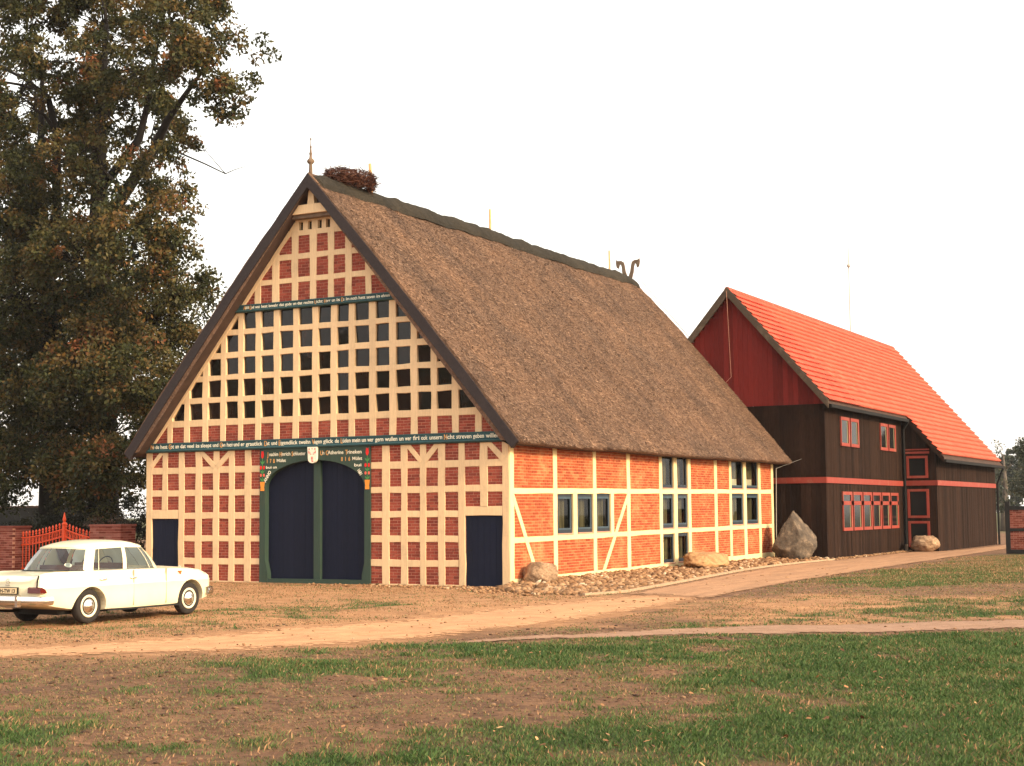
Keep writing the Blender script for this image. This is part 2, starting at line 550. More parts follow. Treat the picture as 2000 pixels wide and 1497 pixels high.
def m_ground():
    t = NT('ground')
    p = t.pos()
    a = t.n('Attribute', attribute_name='grass').outputs['Fac']
    n1 = t.noise(p, 1.6, 10, 0.82)
    n2 = t.noise(p, 11, 8, 0.85)
    n3 = t.noise(p, 0.35, 4)
    n4 = t.noise(p, 60, 3, 0.8)
    dirt = t.ramp(n1, [(0.30, (0.085, 0.048, 0.031)), (0.46, (0.17, 0.096, 0.060)), (0.58, (0.25, 0.142, 0.082)), (0.72, (0.38, 0.22, 0.125))])
    dirt = t.mix(1.0, dirt, t.ramp(n2, [(0.32, (0.45, 0.44, 0.44)), (0.68, (1.45, 1.4, 1.34))]), 'MULTIPLY')
    dirt = t.mix(1.0, dirt, t.ramp(n4, [(0.3, (0.72, 0.72, 0.72)), (0.7, (1.22, 1.2, 1.18))]), 'MULTIPLY')
    sand = t.ramp(n1, [(0.28, (0.23, 0.118, 0.060)), (0.5, (0.42, 0.225, 0.115)), (0.72, (0.58, 0.33, 0.175))])
    sand = t.mix(1.0, sand, t.ramp(n2, [(0.3, (0.7, 0.68, 0.66)), (0.7, (1.2, 1.19, 1.16))]), 'MULTIPLY')
    dirt = t.mix(t.n('Attribute', attribute_name='sandy').outputs['Fac'], dirt, sand)
    soil = t.ramp(n2, [(0.3, (0.040, 0.040, 0.018)), (0.55, (0.080, 0.080, 0.032)), (0.8, (0.17, 0.12, 0.056))])
    f = t.ramp(t.math('ADD', a, t.math('MULTIPLY', t.math('SUBTRACT', n2, 0.5), 0.8)), [(0.26, (0, 0, 0)), (0.80, (1, 1, 1))])
    col = t.mix(f, dirt, soil)
    col = t.mix(1.0, col, t.ramp(n3, [(0.3, (0.86, 0.86, 0.88)), (0.7, (1.1, 1.08, 1.05))]), 'MULTIPLY')
    h = t.math('ADD', n2, t.math('MULTIPLY', n1, 1.5))
    return t.done(t.bsdf(col, 0.95, t.bump(h, 0.9, 0.05), 0.15))
M['ground'] = m_ground()
ground = np_mesh('ground', np.stack([GX.ravel(), GY.ravel(), gz], 1), np.stack([ii, ii + 1, ii + nx + 1, ii + nx], 1), M['ground'],
                 attrs={'grass': grass_mask(GX.ravel(), GY.ravel()), 'sandy': sandy_mask(GX.ravel(), GY.ravel())}, smooth=True)
tag(ground, 'trodden earth and patchy grass around the buildings', 'ground', kind='structure')


def resample(pl, n):
    pl = np.array(pl, float)
    # smooth with Catmull-like averaging then resample by arc length
    for _ in range(2):
        q = [pl[0]]
        for a, b in zip(pl[:-1], pl[1:]): q += [0.75 * a + 0.25 * b, 0.25 * a + 0.75 * b]
        q.append(pl[-1]); pl = np.array(q)
    s = np.concatenate([[0], np.cumsum(np.hypot(*np.diff(pl, axis=0).T))])
    t = np.linspace(0, s[-1], n)
    return np.stack([np.interp(t, s, pl[:, 0]), np.interp(t, s, pl[:, 1])], 1)


def strip(name, L, Rr, n, k, mat, dz, feather, label, cat):
    a = resample(L, n); b = resample(Rr, n)
    w = np.linspace(0, 1, k)
    P = a[:, None] * (1 - w)[None, :, None] + b[:, None] * w[None, :, None]
    x, y = P[..., 0].ravel(), P[..., 1].ravel()
    width = np.hypot(*(a - b).T)[:, None] * np.ones(k)[None]
    e = np.minimum(w, 1 - w)[None] * width
    along = np.minimum(np.arange(n), np.arange(n)[::-1])[:, None] * np.ones(k)[None] * 0.25
    e = np.minimum(e, along * (0.35 if name == 'lane' else 0.22 if name == 'footpath' else 1)).ravel() / feather
    z = ground_h(x, y) + dz
    i = (np.arange(n - 1)[:, None] * k + np.arange(k - 1)[None]).ravel()
    o = np_mesh(name, np.stack([x, y, z], 1), np.stack([i, i + 1, i + k + 1, i + k], 1), mat, attrs={'edge': np.clip(e, 0, 1)}, smooth=True)
    return tag(o, label, cat, kind='structure')


def m_road(name, stops, gscale, rutcol=None, rough=0.9, bd=0.02, rutdir=-0.95, soft=0.9):
    t = NT(name)
    p = t.pos()
    n1 = t.noise(p, gscale, 7, 0.75)
    n2 = t.noise(p, 38, 6, 0.85)
    mp2 = t.n('Mapping'); mp2.inputs['Scale'].default_value = (0.22, 1.7, 1); t.l(t.pos((1, 1, 1), (0, 0, rutdir)), mp2.inputs[0])
    n3 = t.noise(mp2.outputs[0], 1.3, 8, 0.75)
    col = t.ramp(n1, stops)
    col = t.mix(1.0, col, t.ramp(n2, [(0.3, (0.6, 0.6, 0.6)), (0.7, (1.28, 1.26, 1.24))]), 'MULTIPLY')
    if rutcol:
        col = t.mix(t.ramp(n3, [(0.44, (0, 0, 0)), (0.66, (0.9, 0.9, 0.9))]), col, rutcol)
    b = t.bsdf(col, rough, t.bump(t.math('ADD', n1, n2), 0.5, bd), 0.15)
    e = t.n('Attribute', attribute_name='edge').outputs['Fac']
    en = t.math('ADD', e, t.math('MULTIPLY', t.math('SUBTRACT', t.noise(p, 5, 8, 0.8), 0.5), soft * 2))
    al = t.ramp(en, [(0.30, (0, 0, 0)), (0.42, (1, 1, 1))])
    t.l(al, b.inputs['Alpha'])
    return t.done(b)


M['sand'] = m_road('sand', [(0.3, (0.36, 0.185, 0.092)), (0.5, (0.52, 0.28, 0.142)), (0.75, (0.62, 0.355, 0.19))], 2.5, (0.34, 0.185, 0.098))
M['tarmac'] = m_road('tarmac', [(0.3, (0.22, 0.125, 0.078)), (0.5, (0.31, 0.185, 0.12)), (0.72, (0.38, 0.23, 0.15))], 4, (0.24, 0.14, 0.085), 0.9, 0.012, rutdir=-0.75, soft=0.8)
M['paving'] = m_road('paving', [(0.3, (0.29, 0.158, 0.085)), (0.5, (0.40, 0.222, 0.122)), (0.72, (0.48, 0.275, 0.152))], 3, (0.25, 0.14, 0.078), 0.9, 0.012, rutdir=-1.6, soft=0.8)
strip('dirt_road', SAND_TOP, SAND_BOT, 220, 22, M['sand'], 0.004, 2.2, 'sandy track crossing in front of the farmhouse', 'road')
strip('lane', LANE_TOP, LANE_BOT, 220, 14, M['tarmac'], 0.010, 0.9, 'narrow grey lane along the edge of the lawn', 'lane')
strip('footpath', PATH_L, PATH_R, 260, 18, M['paving'], 0.016, 0.8, 'pinkish paved path running past the side wall', 'path')

# kerb along the stone bed
kb = resample(KERB, 60)
mb = MB()
for a, b in zip(kb[:-1], kb[1:]):
    d = (b - a) / np.linalg.norm(b - a); nrm = np.array([d[1], -d[0]]) * 0.04
    q = [a - nrm, b - nrm, b + nrm, a + nrm]
    mb.add([(*q[0], -0.05), (*q[1], -0.05), (*q[2], -0.05), (*q[3], -0.05), (*q[0], 0.055), (*q[1], 0.055), (*q[2], 0.055), (*q[3], 0.055)],
           [(4, 7, 6, 5), (0, 1, 5, 4), (2, 3, 7, 6), (1, 2, 6, 5), (3, 0, 4, 7)])
tag(mb.build('kerb', m_plain('kerb_stone', (0.36, 0.25, 0.16), 0.9, 0.2, 8, bump=0.4)), 'thin stone edging between the cobble bed and the path', 'kerb', kind='structure')


# ------------------------------------------------------------------ thatched half-timbered house
house = tag(empty('half_timbered_house', (0, 0, 0)), 'large half-timbered farmhouse with red brick infill and thatched roof', 'house')
XC = -6.25                      # ridge line
GB, GS = 3.95, 1.185            # gable wall edge: z = GB + GS * distance inward from the corner


def verge_z(x):
    return GB + GS * (6.25 - abs(x - XC))


def verge_half(z):
    return max(0.0, 6.25 - (z - GB) / GS)


def timber(name, a, b, w, y0, y1, plane='front', mat=None, segs=None, jit=0.014, seed=0):
    """hewn timber from a to b (in-plane coordinates), width w, between depths y0 (face) and y1"""
    rr = random.Random(hash((round(a[0], 2), round(a[1], 2), round(b[0], 2), round(b[1], 2))) & 0xffff)
    A = np.array(a, float); B = np.array(b, float)
    L = np.linalg.norm(B - A); d = (B - A) / L; n = np.array([-d[1], d[0]])
    k = segs or max(1, int(L / 0.5))
    prof = []
    for i in range(k + 1):
        c = A + d * L * i / k
        j1, j2 = rr.uniform(-jit, jit), rr.uniform(-jit, jit)
        prof.append((c - n * (w / 2 + j1), c + n * (w / 2 + j2)))
    vs = []; fs = []
    ch = 0.008
    for lo, hi in prof:
        for q, y in ((lo, y1), (lo, y0 + ch), (lo + n * ch, y0), (hi - n * ch, y0), (hi, y0 + ch), (hi, y1)):
            if plane == 'front': vs.append((q[0], y, q[1]))
            else: vs.append((-y, q[0], q[1]))
    for i in range(k):
        for s in range(5):
            p0 = i * 6 + s
            fs.append((p0, p0 + 6, p0 + 7, p0 + 1))
    fs.append((0, 1, 2, 3, 4, 5)); e = k * 6
    fs.append((e + 5, e + 4, e + 3, e + 2, e + 1, e))
    # orient outward (front face must look to -y, side face to +x)
    va, vb, vc = (np.array(vs[j]) for j in fs[2][:3])
    nn = np.cross(vb - va, vc - va)
    want = np.array((0, -1, 0)) if plane == 'front' else np.array((1, 0, 0))
    if nn @ want < 0: fs = [tuple(reversed(f)) for f in fs]
    m = MB(); m.add(vs, fs)
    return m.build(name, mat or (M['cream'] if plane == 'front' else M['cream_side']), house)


# --- grid measured on the gable
LP = [(-12.5, -12.27), (-11.88, -11.67), (-11.24, -11.02), (-10.60, -10.36), (-9.93, -9.71), (-9.35, -9.13), (-8.76, -8.53)]
RP = [(-3.99, -3.75), (-3.38, -3.17), (-2.77, -2.57), (-2.19, -1.97), (-1.55, -1.35), (-0.89, -0.65), (-0.21, 0.0)]
DL, DR = -8.19, -4.36                                   # big gate frame
ROWS = [(0.02, 0.50), (0.68, 1.16), (1.34, 1.83), (2.01, 2.50), (2.68, 3.17), (3.36, 3.83)]
YP, YR, YB = -0.022, -0.018, 0.0                         # faces of posts, rails, bricks


def bars(name, spans, z0, z1):
    for x0, x1 in spans:
        timber(name, ((x0 + x1) / 2, z0), ((x0 + x1) / 2, z1), x1 - x0, YP, 0.1)


# lower storey posts (short ones stand on the door heads)
for i, (x0, x1) in enumerate(LP):
    timber('post', ((x0 + x1) / 2, 2.10 if i == 1 else 0.02), ((x0 + x1) / 2, 3.83), x1 - x0, YP, 0.1)
for i, (x0, x1) in enumerate(RP):
    timber('post', ((x0 + x1) / 2, 2.11 if i == 5 else 0.02), ((x0 + x1) / 2, 3.83), x1 - x0, YP, 0.1)
for k in range(5):
    z0 = ROWS[k][1]; z1 = ROWS[k + 1][0]
    zc = (z0 + z1) / 2; w = z1 - z0
    lx = -12.5 if k >= 3 else -11.02
    rx = 0.0 if k >= 3 else -1.55
    if k == 2: lx, rx = -11.02, -1.55
    timber('rail', (lx + 0.01, zc), (DL, zc), w, YR, 0.1)
    timber('rail', (DR, zc), (rx - 0.01, zc), w, YR, 0.1)
timber('rail', (-12.27, 1.96), (-11.24, 1.96), 0.26, YR, 0.1)      # over the small doors
timber('rail', (-1.35, 1.99), (-0.21, 1.99), 0.26, YR, 0.1)
for a, b in [((-12.31, 3.40), (-11.90, 3.82)), ((-9.86, 3.34), (-10.42, 3.83)), ((-9.80, 3.34), (-9.24, 3.83)),
             ((-2.72, 3.34), (-3.17, 3.83)), ((-2.64, 3.34), (-2.19, 3.83)), ((-0.17, 3.36), (-0.66, 3.83))]:
    timber('brace', a, b, 0.15, -0.026, 0.1)
timber('sill_beam', (-11.24, -0.04), (DL, -0.04), 0.12, YR, 0.1)
timber('sill_beam', (DR, -0.04), (-1.36, -0.04), 0.12, YR, 0.1)

# window zone
WP = [(-11.70, -11.50), (-11.05, -10.84), (-10.36, -10.14), (-9.68, -9.48), (-9.03, -8.84), (-8.40, -8.19), (-7.74, -7.52), (-7.05, -6.84), (-6.37, -6.16),
      (-5.73, -5.52), (-5.11, -4.90), (-4.42, -4.20), (-3.75, -3.53), (-3.06, -2.84), (-2.40, -2.21), (-1.74, -1.53), (-1.02, -0.81)]
PANES = [(4.76, 5.25), (5.42, 5.90), (6.06, 6.55), (6.72, 7.22), (7.38, 7.86)]
for x0, x1 in WP:
    xc = (x0 + x1) / 2
    top = min(7.86, verge_z(xc) - 0.02)
    timber('post', (xc, 4.10), (xc, top), x1 - x0, YP, 0.1)
for z0, z1 in [(4.57, 4.76), (5.25, 5.42), (5.90, 6.06), (6.55, 6.72), (7.22, 7.38)]:
    h = verge_half((z0 + z1) / 2) - 0.05
    timber('rail', (XC - h, (z0 + z1) / 2), (XC + h, (z0 + z1) / 2), z1 - z0, YR, 0.1)
# upper triangle
UP = [(-8.45, -8.22), (-7.81, -7.56), (-7.11, -6.88), (-6.47, -6.23), (-5.83, -5.62), (-5.24, -5.01), (-4.55, -4.34)]
UROWS = [(8.08, 8.61), (8.77, 9.29), (9.45, 9.97)]
for x0, x1 in UP:
    xc = (x0 + x1) / 2
    timber('post', (xc, 8.08), (xc, min(10.10, verge_z(xc) - 0.02)), x1 - x0, YP, 0.1)
for z0, z1 in [(8.61, 8.77), (9.29, 9.45)]:
    h = verge_half((z0 + z1) / 2) - 0.05
    timber('rail', (XC - h, (z0 + z1) / 2), (XC + h, (z0 + z1) / 2), z1 - z0, YR, 0.1)
# perforated head rail: built of pieces round four small openings
HOLES = [-6.78, -6.47, -6.12, -5.83]
mb = MB()
hz = [(9.97, 10.12), (10.37, 10.66)]
for z0, z1 in hz:
    h = verge_half((z0 + z1) / 2) + 0.02
    mb.box(XC - h, XC + h, -0.016, 0.1, z0, z1)
h = verge_half(10.25)
edges = [XC - h] + [v for c in HOLES for v in (c - 0.07, c + 0.07)] + [XC + h]
for x0, x1 in zip(edges[::2], edges[1::2]):
    mb.box(x0, x1, -0.016, 0.1, 10.12, 10.37)
mb.build('head_rail', M['cream'], house)
# inclined edge timbers
for s in (-1, 1):
    ex = lambda d: XC + s * (6.25 - d)
    timber('verge_rafter', (ex(-0.02), GB - 0.10), (ex(5.30), GB + GS * 5.30 - 0.10), 0.24, -0.030, 0.1, segs=16)
# apex: collar beam, king post, dark boarding behind
mb = MB()
mb.prism([(XC - 0.95, 10.53), (XC + 0.95, 10.53), (XC + 0.74, 10.79), (XC - 0.74, 10.79)], -0.30, 0.0)
mb.build('collar_beam', M['cream'], house)
mb = MB(); mb.prism([(XC - 0.88, 10.42), (XC + 0.88, 10.42), (XC + 0.92, 10.527), (XC - 0.92, 10.527)], -0.22, 0.0)
mb.build('collar_moulding', M['wood_weathered'], house)  # weathered brown stands in for the shadow under the collar beam
mb = MB(); mb.prism([(XC - 0.13, 10.79), (XC + 0.11, 10.79), (XC + 0.06, 11.40), (XC - 0.07, 11.40)], -0.26, -0.10)
mb.build('king_post', M['cream'], house)
mb = MB(); mb.prism([(XC - 0.75, 10.66), (XC + 0.75, 10.66), (XC, 11.45)], -0.05, 0.05)
mb.build('apex_board', M['soffit'], house)


# --- inscription bands
def band(name, xl, xr, z0, z1):
    m = MB()
    zm = z0 + (z1 - z0) * 0.36
    m.box(xl, xr, -0.075, 0.05, zm, z1 - 0.03)
    m.box(xl, xr, -0.095, 0.05, z1 - 0.03, z1)
    n = 7
    pr = [(-0.06 - 0.055 * math.sin(math.pi * i / n), zm - (zm - z0) * i / n) for i in range(n + 1)] + [(0.05, z0), (0.05, zm)]
    m.prism(pr, xl, xr, 'x')
    return m.build(name, M['band'], house)


def text_mesh(name, body, mat, parent, size, at, width=0.75, rot=0.0, y=-0.078, bold=0.02, spacing=1.0, anchor='LEFT'):
    cu = bpy.data.curves.new(name, 'FONT')
    cu.body = body; cu.size = size; cu.offset = bold * size; cu.extrude = 0.002
    cu.space_character = spacing; cu.align_x = anchor; cu.resolution_u = 3
    tmp = bpy.data.objects.new(name + '_tmp', cu)
    COL.objects.link(tmp)
    dg = bpy.context.evaluated_depsgraph_get()
    me = bpy.data.meshes.new_from_object(tmp.evaluated_get(dg))
    bpy.data.objects.remove(tmp); bpy.data.curves.remove(cu)
    me.name = name
    me.materials.clear(); me.materials.append(mat)
    c, s = math.cos(rot), math.sin(rot)
    co = np.zeros(len(me.vertices) * 3); me.vertices.foreach_get('co', co); co = co.reshape(-1, 3)
    x = co[:, 0] * width; z = co[:, 1]
    me.vertices.foreach_set('co', np.stack([at[0] + c * x - s * z, y - co[:, 2], at[1] + s * x + c * z], 1).ravel())
    me.update()
    o = bpy.data.objects.new(name, me); COL.objects.link(o); o.parent = parent
    return o, (x.max() - x.min() if len(x) else 0)


def inscription(parent, words, x0, x1, z, size, y=-0.078):
    """words spread over x0..x1; leading capital of starred words in gold"""
    n = sum(len(w.strip('*')) + 0.9 for w in words)
    step = (x1 - x0) / n
    x = x0
    for w in words:
        gold = w.startswith('*'); w = w.strip('*')
        wd = len(w) * step
        if gold:
            text_mesh('gilded_initial', w[0], M['gold'], parent, size * 1.25, (x, z - 0.02), 0.72, y=y, bold=0.015)
            rest, xs = w[1:], x + step * 1.05
        else:
            rest, xs = w, x
        if rest:
            o, wide = text_mesh('lettering', rest, M['white_paint'], parent, size, (xs, z), 1.0, y=y, bold=0.008)
            k = (wd - (xs - x)) / max(wide, 0.01)
            me = o.data
            co = np.zeros(len(me.vertices) * 3); me.vertices.foreach_get('co', co); co = co.reshape(-1, 3)
            co[:, 0] = xs + (co[:, 0] - xs) * k
            me.vertices.foreach_set('co', co.ravel()); me.update()
        x += wd + 0.9 * step


b1 = band('inscription_band', -12.50, 0.06, 3.815, 4.10)
inscription(b1, '*Nu du hest *Got an dat veel is sleept und *Ohn hei und er grautlick *Dat und *Eigendlick tweihn *Vagen glick de *Lüden mein un wer gern wullen un wer fri ook unsern *Nicht streven geben willen'.split(), -12.30, -0.20, 3.935, 0.17)
b2 = band('inscription_band', XC - verge_half(7.97) - 0.05, XC + verge_half(7.97) + 0.05, 7.855, 8.08)
inscription(b2, '*All *Gud wat hest bewahr dat gode un dat rechte *Licht *Herr un is *De in noth hett seven in ehren'.split(), XC - 2.55, XC + 2.6, 7.95, 0.13)

# --- glazed openings of the gable
def clip_poly(poly, nx_, nz_, c):
    out = []
    for i in range(len(poly)):
        a, b = poly[i], poly[(i + 1) % len(poly)]
        da, db = nx_ * a[0] + nz_ * a[1] - c, nx_ * b[0] + nz_ * b[1] - c
        if da <= 0: out.append(a)
        if (da <= 0) != (db <= 0):
            t = da / (da - db); out.append((a[0] + t * (b[0] - a[0]), a[1] + t * (b[1] - a[1])))
    return out


edges = [-12.5] + [v for p in WP for v in p] + [0.0]
rp = random.Random(5)
for r, (z0, z1) in enumerate(PANES):
    for x0, x1 in zip(edges[::2], edges[1::2]):
        poly = [(x0 - 0.02, z0 - 0.02), (x1 + 0.02, z0 - 0.02), (x1 + 0.02, z1 + 0.02), (x0 - 0.02, z1 + 0.02)]
        off = GB - 0.16
        poly = clip_poly(poly, -GS, 1, off + GS * (6.25 - XC))
        if len(poly) > 2: poly = clip_poly(poly, GS, 1, off + GS * (6.25 + XC))
        if len(poly) < 3: continue
        ar = abs(sum(poly[i][0] * poly[(i + 1) % len(poly)][1] - poly[(i + 1) % len(poly)][0] * poly[i][1] for i in range(len(poly)))) / 2
        if ar < 0.008: continue
        zc = sum(q[1] for q in poly) / len(poly)
        tilt = rp.gauss((-0.115, -0.085, -0.055, -0.035, -0.004)[r], 0.030); sl = rp.gauss(0, 0.012)     # rows lean to mirror ground or sky; random part as in old glazing
        m = MB()
        vs = [(q[0], 0.055 + (q[1] - zc) * tilt + (q[0] - x0) * sl, q[1]) for q in poly]
        m.add(vs, [tuple(range(len(poly)))])
        o = m.build('pane', M['dark_pane'], house)
        me = o.data
        if me.polygons[0].normal.y > 0: me.flip_normals()

# --- brickwork
BR = []                       # (x or y start, end, z0, z1, plane)
def lay(x0, x1, z0, z1, plane, seed, bl=0.25, bh=0.0715, joint=0.017, keep=None):
    rr = random.Random(seed)
    k = 0
    n = max(1, round((z1 - z0) / (bh + joint * 0.6)))
    ch = (z1 - z0) / n
    for i in range(n):
        za = z0 + i * ch + joint * 0.35; zb = z0 + (i + 1) * ch - joint * 0.35
        x = x0 - (bl / 2 if i % 2 else 0) - rr.uniform(0, 0.02)
        while x < x1 - 0.02:
            a = max(x + joint / 2, x0 - 0.01); b = min(x + bl - joint / 2, x1 + 0.01)
            x += bl
            if b - a > 0.03 and (keep is None or keep((a + b) / 2, (za + zb) / 2)):
                BR.append((a, b, za, zb, plane, rr.uniform(-0.003, 0.003)))


seed = 0
cols_l = [(LP[i][1], LP[i + 1][0]) for i in range(6)] + [(LP[6][1], DL)]
cols_r = [(DR, RP[0][0])] + [(RP[i][1], RP[i + 1][0]) for i in range(6)]
for ci, (x0, x1) in enumerate(cols_l):
    for ri, (z0, z1) in enumerate(ROWS):
        if ri < 3 and ci < 2: continue
        if ri == 3 and ci < 2: z0 = 2.10
        seed += 1; lay(x0, x1, z0, z1, 'f', seed)
for ci, (x0, x1) in enumerate(cols_r):
    for ri, (z0, z1) in enumerate(ROWS):
        if ri < 3 and ci >= 5: continue
        if ri == 3 and ci >= 5: z0 = 2.12
        seed += 1; lay(x0, x1, z0, z1, 'f', seed)
inside = lambda x, z: z < verge_z(x) - 0.05
for x0, x1 in zip(edges[::2], edges[1::2]):
    seed += 1; lay(x0, x1, 4.10, 4.57, 'f', seed, keep=inside)
ue = [-9.6] + [v for p in UP for v in p] + [-2.9]
for z0, z1 in UROWS:
    for x0, x1 in zip(ue[::2], ue[1::2]):
        seed += 1; lay(x0, x1, z0, z1, 'f', seed, keep=inside)

# mortar / core of the gable wall, behind the bricks
for x0_, x1_, z0_ in ((-12.48, -11.24, 2.0), (-11.24, DL + 0.1, -0.1), (DR - 0.1, -1.35, -0.1), (-1.35, -0.02, 2.0)):
    mb = MB(); mb.box(x0_, x1_, 0.010, 0.22, z0_, 4.0); mb.build('wall', M['mortar'], house)
mb = MB(); mb.prism([(-12.4, 4.0), (-0.1, 4.0), (-0.75, 4.74), (-11.75, 4.74)], 0.010, 0.22); mb.build('wall', M['mortar'], house)
mb = MB(); mb.prism([(XC - verge_half(7.95), 7.9), (XC + verge_half(7.95), 7.9), (XC + verge_half(10.1), 10.12), (XC - verge_half(10.1), 10.12)], 0.010, 0.22); mb.build('wall', M['mortar'], house)
mb = MB(); mb.prism([(-12.3, 0.0), (-0.2, 0.0), (-0.2, 3.9), (XC, 11.2), (-12.3, 3.9)], 0.24, 0.30)
mb.build('dark_backing', M['dark'], house)  # black sheet stands in for the unlit interior behind the gable

# --- big gate in the gable
door_frame = MB()
ax0, ax1 = DL + 0.20, DR - 0.20
spring, crown = 2.70, 3.47
na = 28
arch = [((ax0 + ax1) / 2 - (ax1 - ax0) / 2 * math.cos(math.pi * i / na), spring + (crown - spring) * math.sin(math.pi * i / na)) for i in range(na + 1)]
door_frame.box(DL, ax0, -0.05, 0.22, -0.05, spring)
door_frame.box(ax1, DR, -0.05, 0.22, -0.05, spring)
for i in range(na):
    a, b = arch[i], arch[i + 1]
    door_frame.prism([(a[0], a[1]), (b[0], b[1]), (b[0], 3.83), (a[0], 3.83)], -0.05, 0.22)
door_frame.box(DL, ax0, -0.05, 0.22, spring, 3.83); door_frame.box(ax1, DR, -0.05, 0.22, spring, 3.83)
for s, bx in ((1, ax0), (-1, ax1)):      # splayed foot of the jambs
    door_frame.prism([(bx, -0.05), (bx + s * 0.10, -0.05), (bx + s * 0.09, 0.25), (bx, 0.62)], -0.04, 0.2)
dfr = door_frame.build('gate_frame', M['green'], house)
mb = MB(); mb.box(ax0, ax1, -0.03, 0.2, -0.05, 0.11); mb.build('threshold', M['green'], house)
xm = (ax0 + ax1) / 2 + 0.06
for x0, x1 in ((ax0 - 0.05, xm - 0.09), (xm + 0.09, ax1 + 0.05)):
    leaf = MB(); k = 9
    for i in range(k):
        a = x0 + (x1 - x0) * i / k; b = x0 + (x1 - x0) * (i + 1) / k
        leaf.box(a + 0.002, b - 0.002, 0.13 + 0.002 * (i % 2), 0.19, 0.11, 3.55)
    leaf.build('gate_leaf', M['navy'], house)
mb = MB(); mb.box(xm - 0.11, xm + 0.11, 0.02, 0.22, 0.11, 3.45); mb.build('centre_post', M['green'], house)
# small plank doors at both ends
for x0, x1, z1 in ((-12.27, -11.24, 1.83), (-1.35, -0.24, 1.86)):
    leaf = MB(); k = 6
    for i in range(k):
        a = x0 + (x1 - x0) * i / k; b = x0 + (x1 - x0) * (i + 1) / k
        leaf.box(a + 0.002, b - 0.002, 0.03 + 0.002 * (i % 2), 0.09, 0.0, z1)
    d = leaf.build('door', M['navy'], house)
    h_ = MB(); h_.tube([(x0 + 0.09, 0.03, 0.95), (x0 + 0.09, -0.02, 0.95), (x0 + 0.20, -0.02, 0.95)], 0.012, 6)
    h_.build('handle', M['iron'], d)

# painted lintel: names, shield, tulips in pots
yl = -0.053
inscription(dfr, '*Joachim *Hinrich *Schlueter'.split(), DL + 0.28, -6.52, 3.62, 0.15, yl)
inscription(dfr, '*Un *CAtherine *Trineken'.split(), -6.06, DR - 0.24, 3.62, 0.15, yl)
inscription(dfr, '*1 *7 *8 Mülst'.split(), DL + 0.24, DL + 0.98, 3.44, 0.13, yl)
inscription(dfr, '*8 *1 *6 Mülst'.split(), DR - 0.98, DR - 0.22, 3.44, 0.13, yl)
inscription(dfr, ['bui', 'un'], DL + 0.22, DL + 0.66, 3.26, 0.11, yl)
inscription(dfr, ['bui'], DR - 0.54, DR - 0.24, 3.26, 0.12, yl)
text_mesh('lettering', 'ANNO', M['white_paint'], dfr, 0.14, (DL + 0.22, 2.86), 0.85, math.radians(56), yl, 0.02)
text_mesh('lettering', '1681', M['white_paint'], dfr, 0.14, (DR - 0.44, 3.16), 0.72, math.radians(-58), yl, 0.02)


def disc(m, cx, cz, rx, rz, y, n=12, mat=0, y1=None):
    m.prism([(cx + rx * math.cos(2 * math.pi * i / n), cz + rz * math.sin(2 * math.pi * i / n)) for i in range(n)], y, y1 if y1 is not None else y + 0.02, mat=mat)


for cx in (DL + 0.10, DR - 0.10):
    m = MB(); disc(m, cx, 3.66, 0.045, 0.105, yl - 0.006)
    m.prism([(cx - 0.05, 3.63), (cx + 0.05, 3.63), (cx + 0.035, 3.78), (cx, 3.72), (cx - 0.035, 3.78)], yl - 0.004, yl + 0.01)
    m.build('tulip', M['tulip_red'], dfr)
    m = MB()
    for s in (-1, 1): disc(m, cx + s * 0.055, 3.29, 0.035, 0.055, yl - 0.006)
    m.build('tulip', M['tulip_red'], dfr)
    m = MB()
    for s in (-1, 1): disc(m, cx + s * 0.055, 3.07, 0.03, 0.045, yl - 0.006)
    m.build('tulip', m_plain('tulip_pink', (0.72, 0.12, 0.08), 0.5), dfr)
    m = MB(); m.box(cx - 0.008, cx + 0.008, yl - 0.003, yl + 0.01, 2.86, 3.56)
    for zz in (3.44, 3.17, 2.94):
        for s in (-1, 1): m.prism([(cx, zz - 0.06), (cx + s * 0.06, zz - 0.01), (cx + s * 0.075, zz + 0.05), (cx + s * 0.02, zz + 0.01)], yl - 0.005, yl + 0.01)
    m.build('tulip_leaves', M['leaf_green'], dfr)
    m = MB(); m.prism([(cx - 0.055, 2.70), (cx + 0.055, 2.70), (cx + 0.085, 2.88), (cx - 0.085, 2.88)], yl - 0.006, yl + 0.01)
    m.box(cx - 0.065, cx + 0.065, yl - 0.009, yl + 0.01, 2.62, 2.70)
    m.build('flower_pot', M['pot_orange'], dfr)
# shield with key
sx, sz = -6.28, 3.62
shield_pts = [(sx - 0.165, sz + 0.22), (sx + 0.165, sz + 0.22), (sx + 0.15, sz)] + [(sx + 0.145 * math.cos(a), sz - 0.12 + 0.12 * math.sin(a)) for a in np.linspace(0, -math.pi, 9)] + [(sx - 0.15, sz)]
m = MB(); m.prism(shield_pts, -0.13, -0.05)
shield = m.build('shield', M['white_paint'], dfr)
m = MB()
disc(m, sx, sz - 0.10, 0.022, 0.05, -0.135, 8, y1=-0.12); m.box(sx - 0.011, sx + 0.011, -0.134, -0.12, sz - 0.2, sz - 0.06)
m.box(sx, sx + 0.04, -0.134, -0.12, sz - 0.2, sz - 0.175)
for s in (-1, 1):
    disc(m, sx + s * 0.09, sz + 0.05, 0.045, 0.012, -0.134, 8, y1=-0.12); disc(m, sx + s * 0.11, sz + 0.09, 0.012, 0.03, -0.134, 8, y1=-0.12)
    disc(m, sx + s * 0.05, sz + 0.015, 0.03, 0.010, -0.134, 8, y1=-0.12); disc(m, sx + s * 0.1, sz + 0.16, 0.02, 0.02, -0.134, 8, y1=-0.12)
disc(m, sx, sz + 0.17, 0.014, 0.02, -0.134, 8, y1=-0.12)
m.build('emblem', M['tulip_red'], shield)

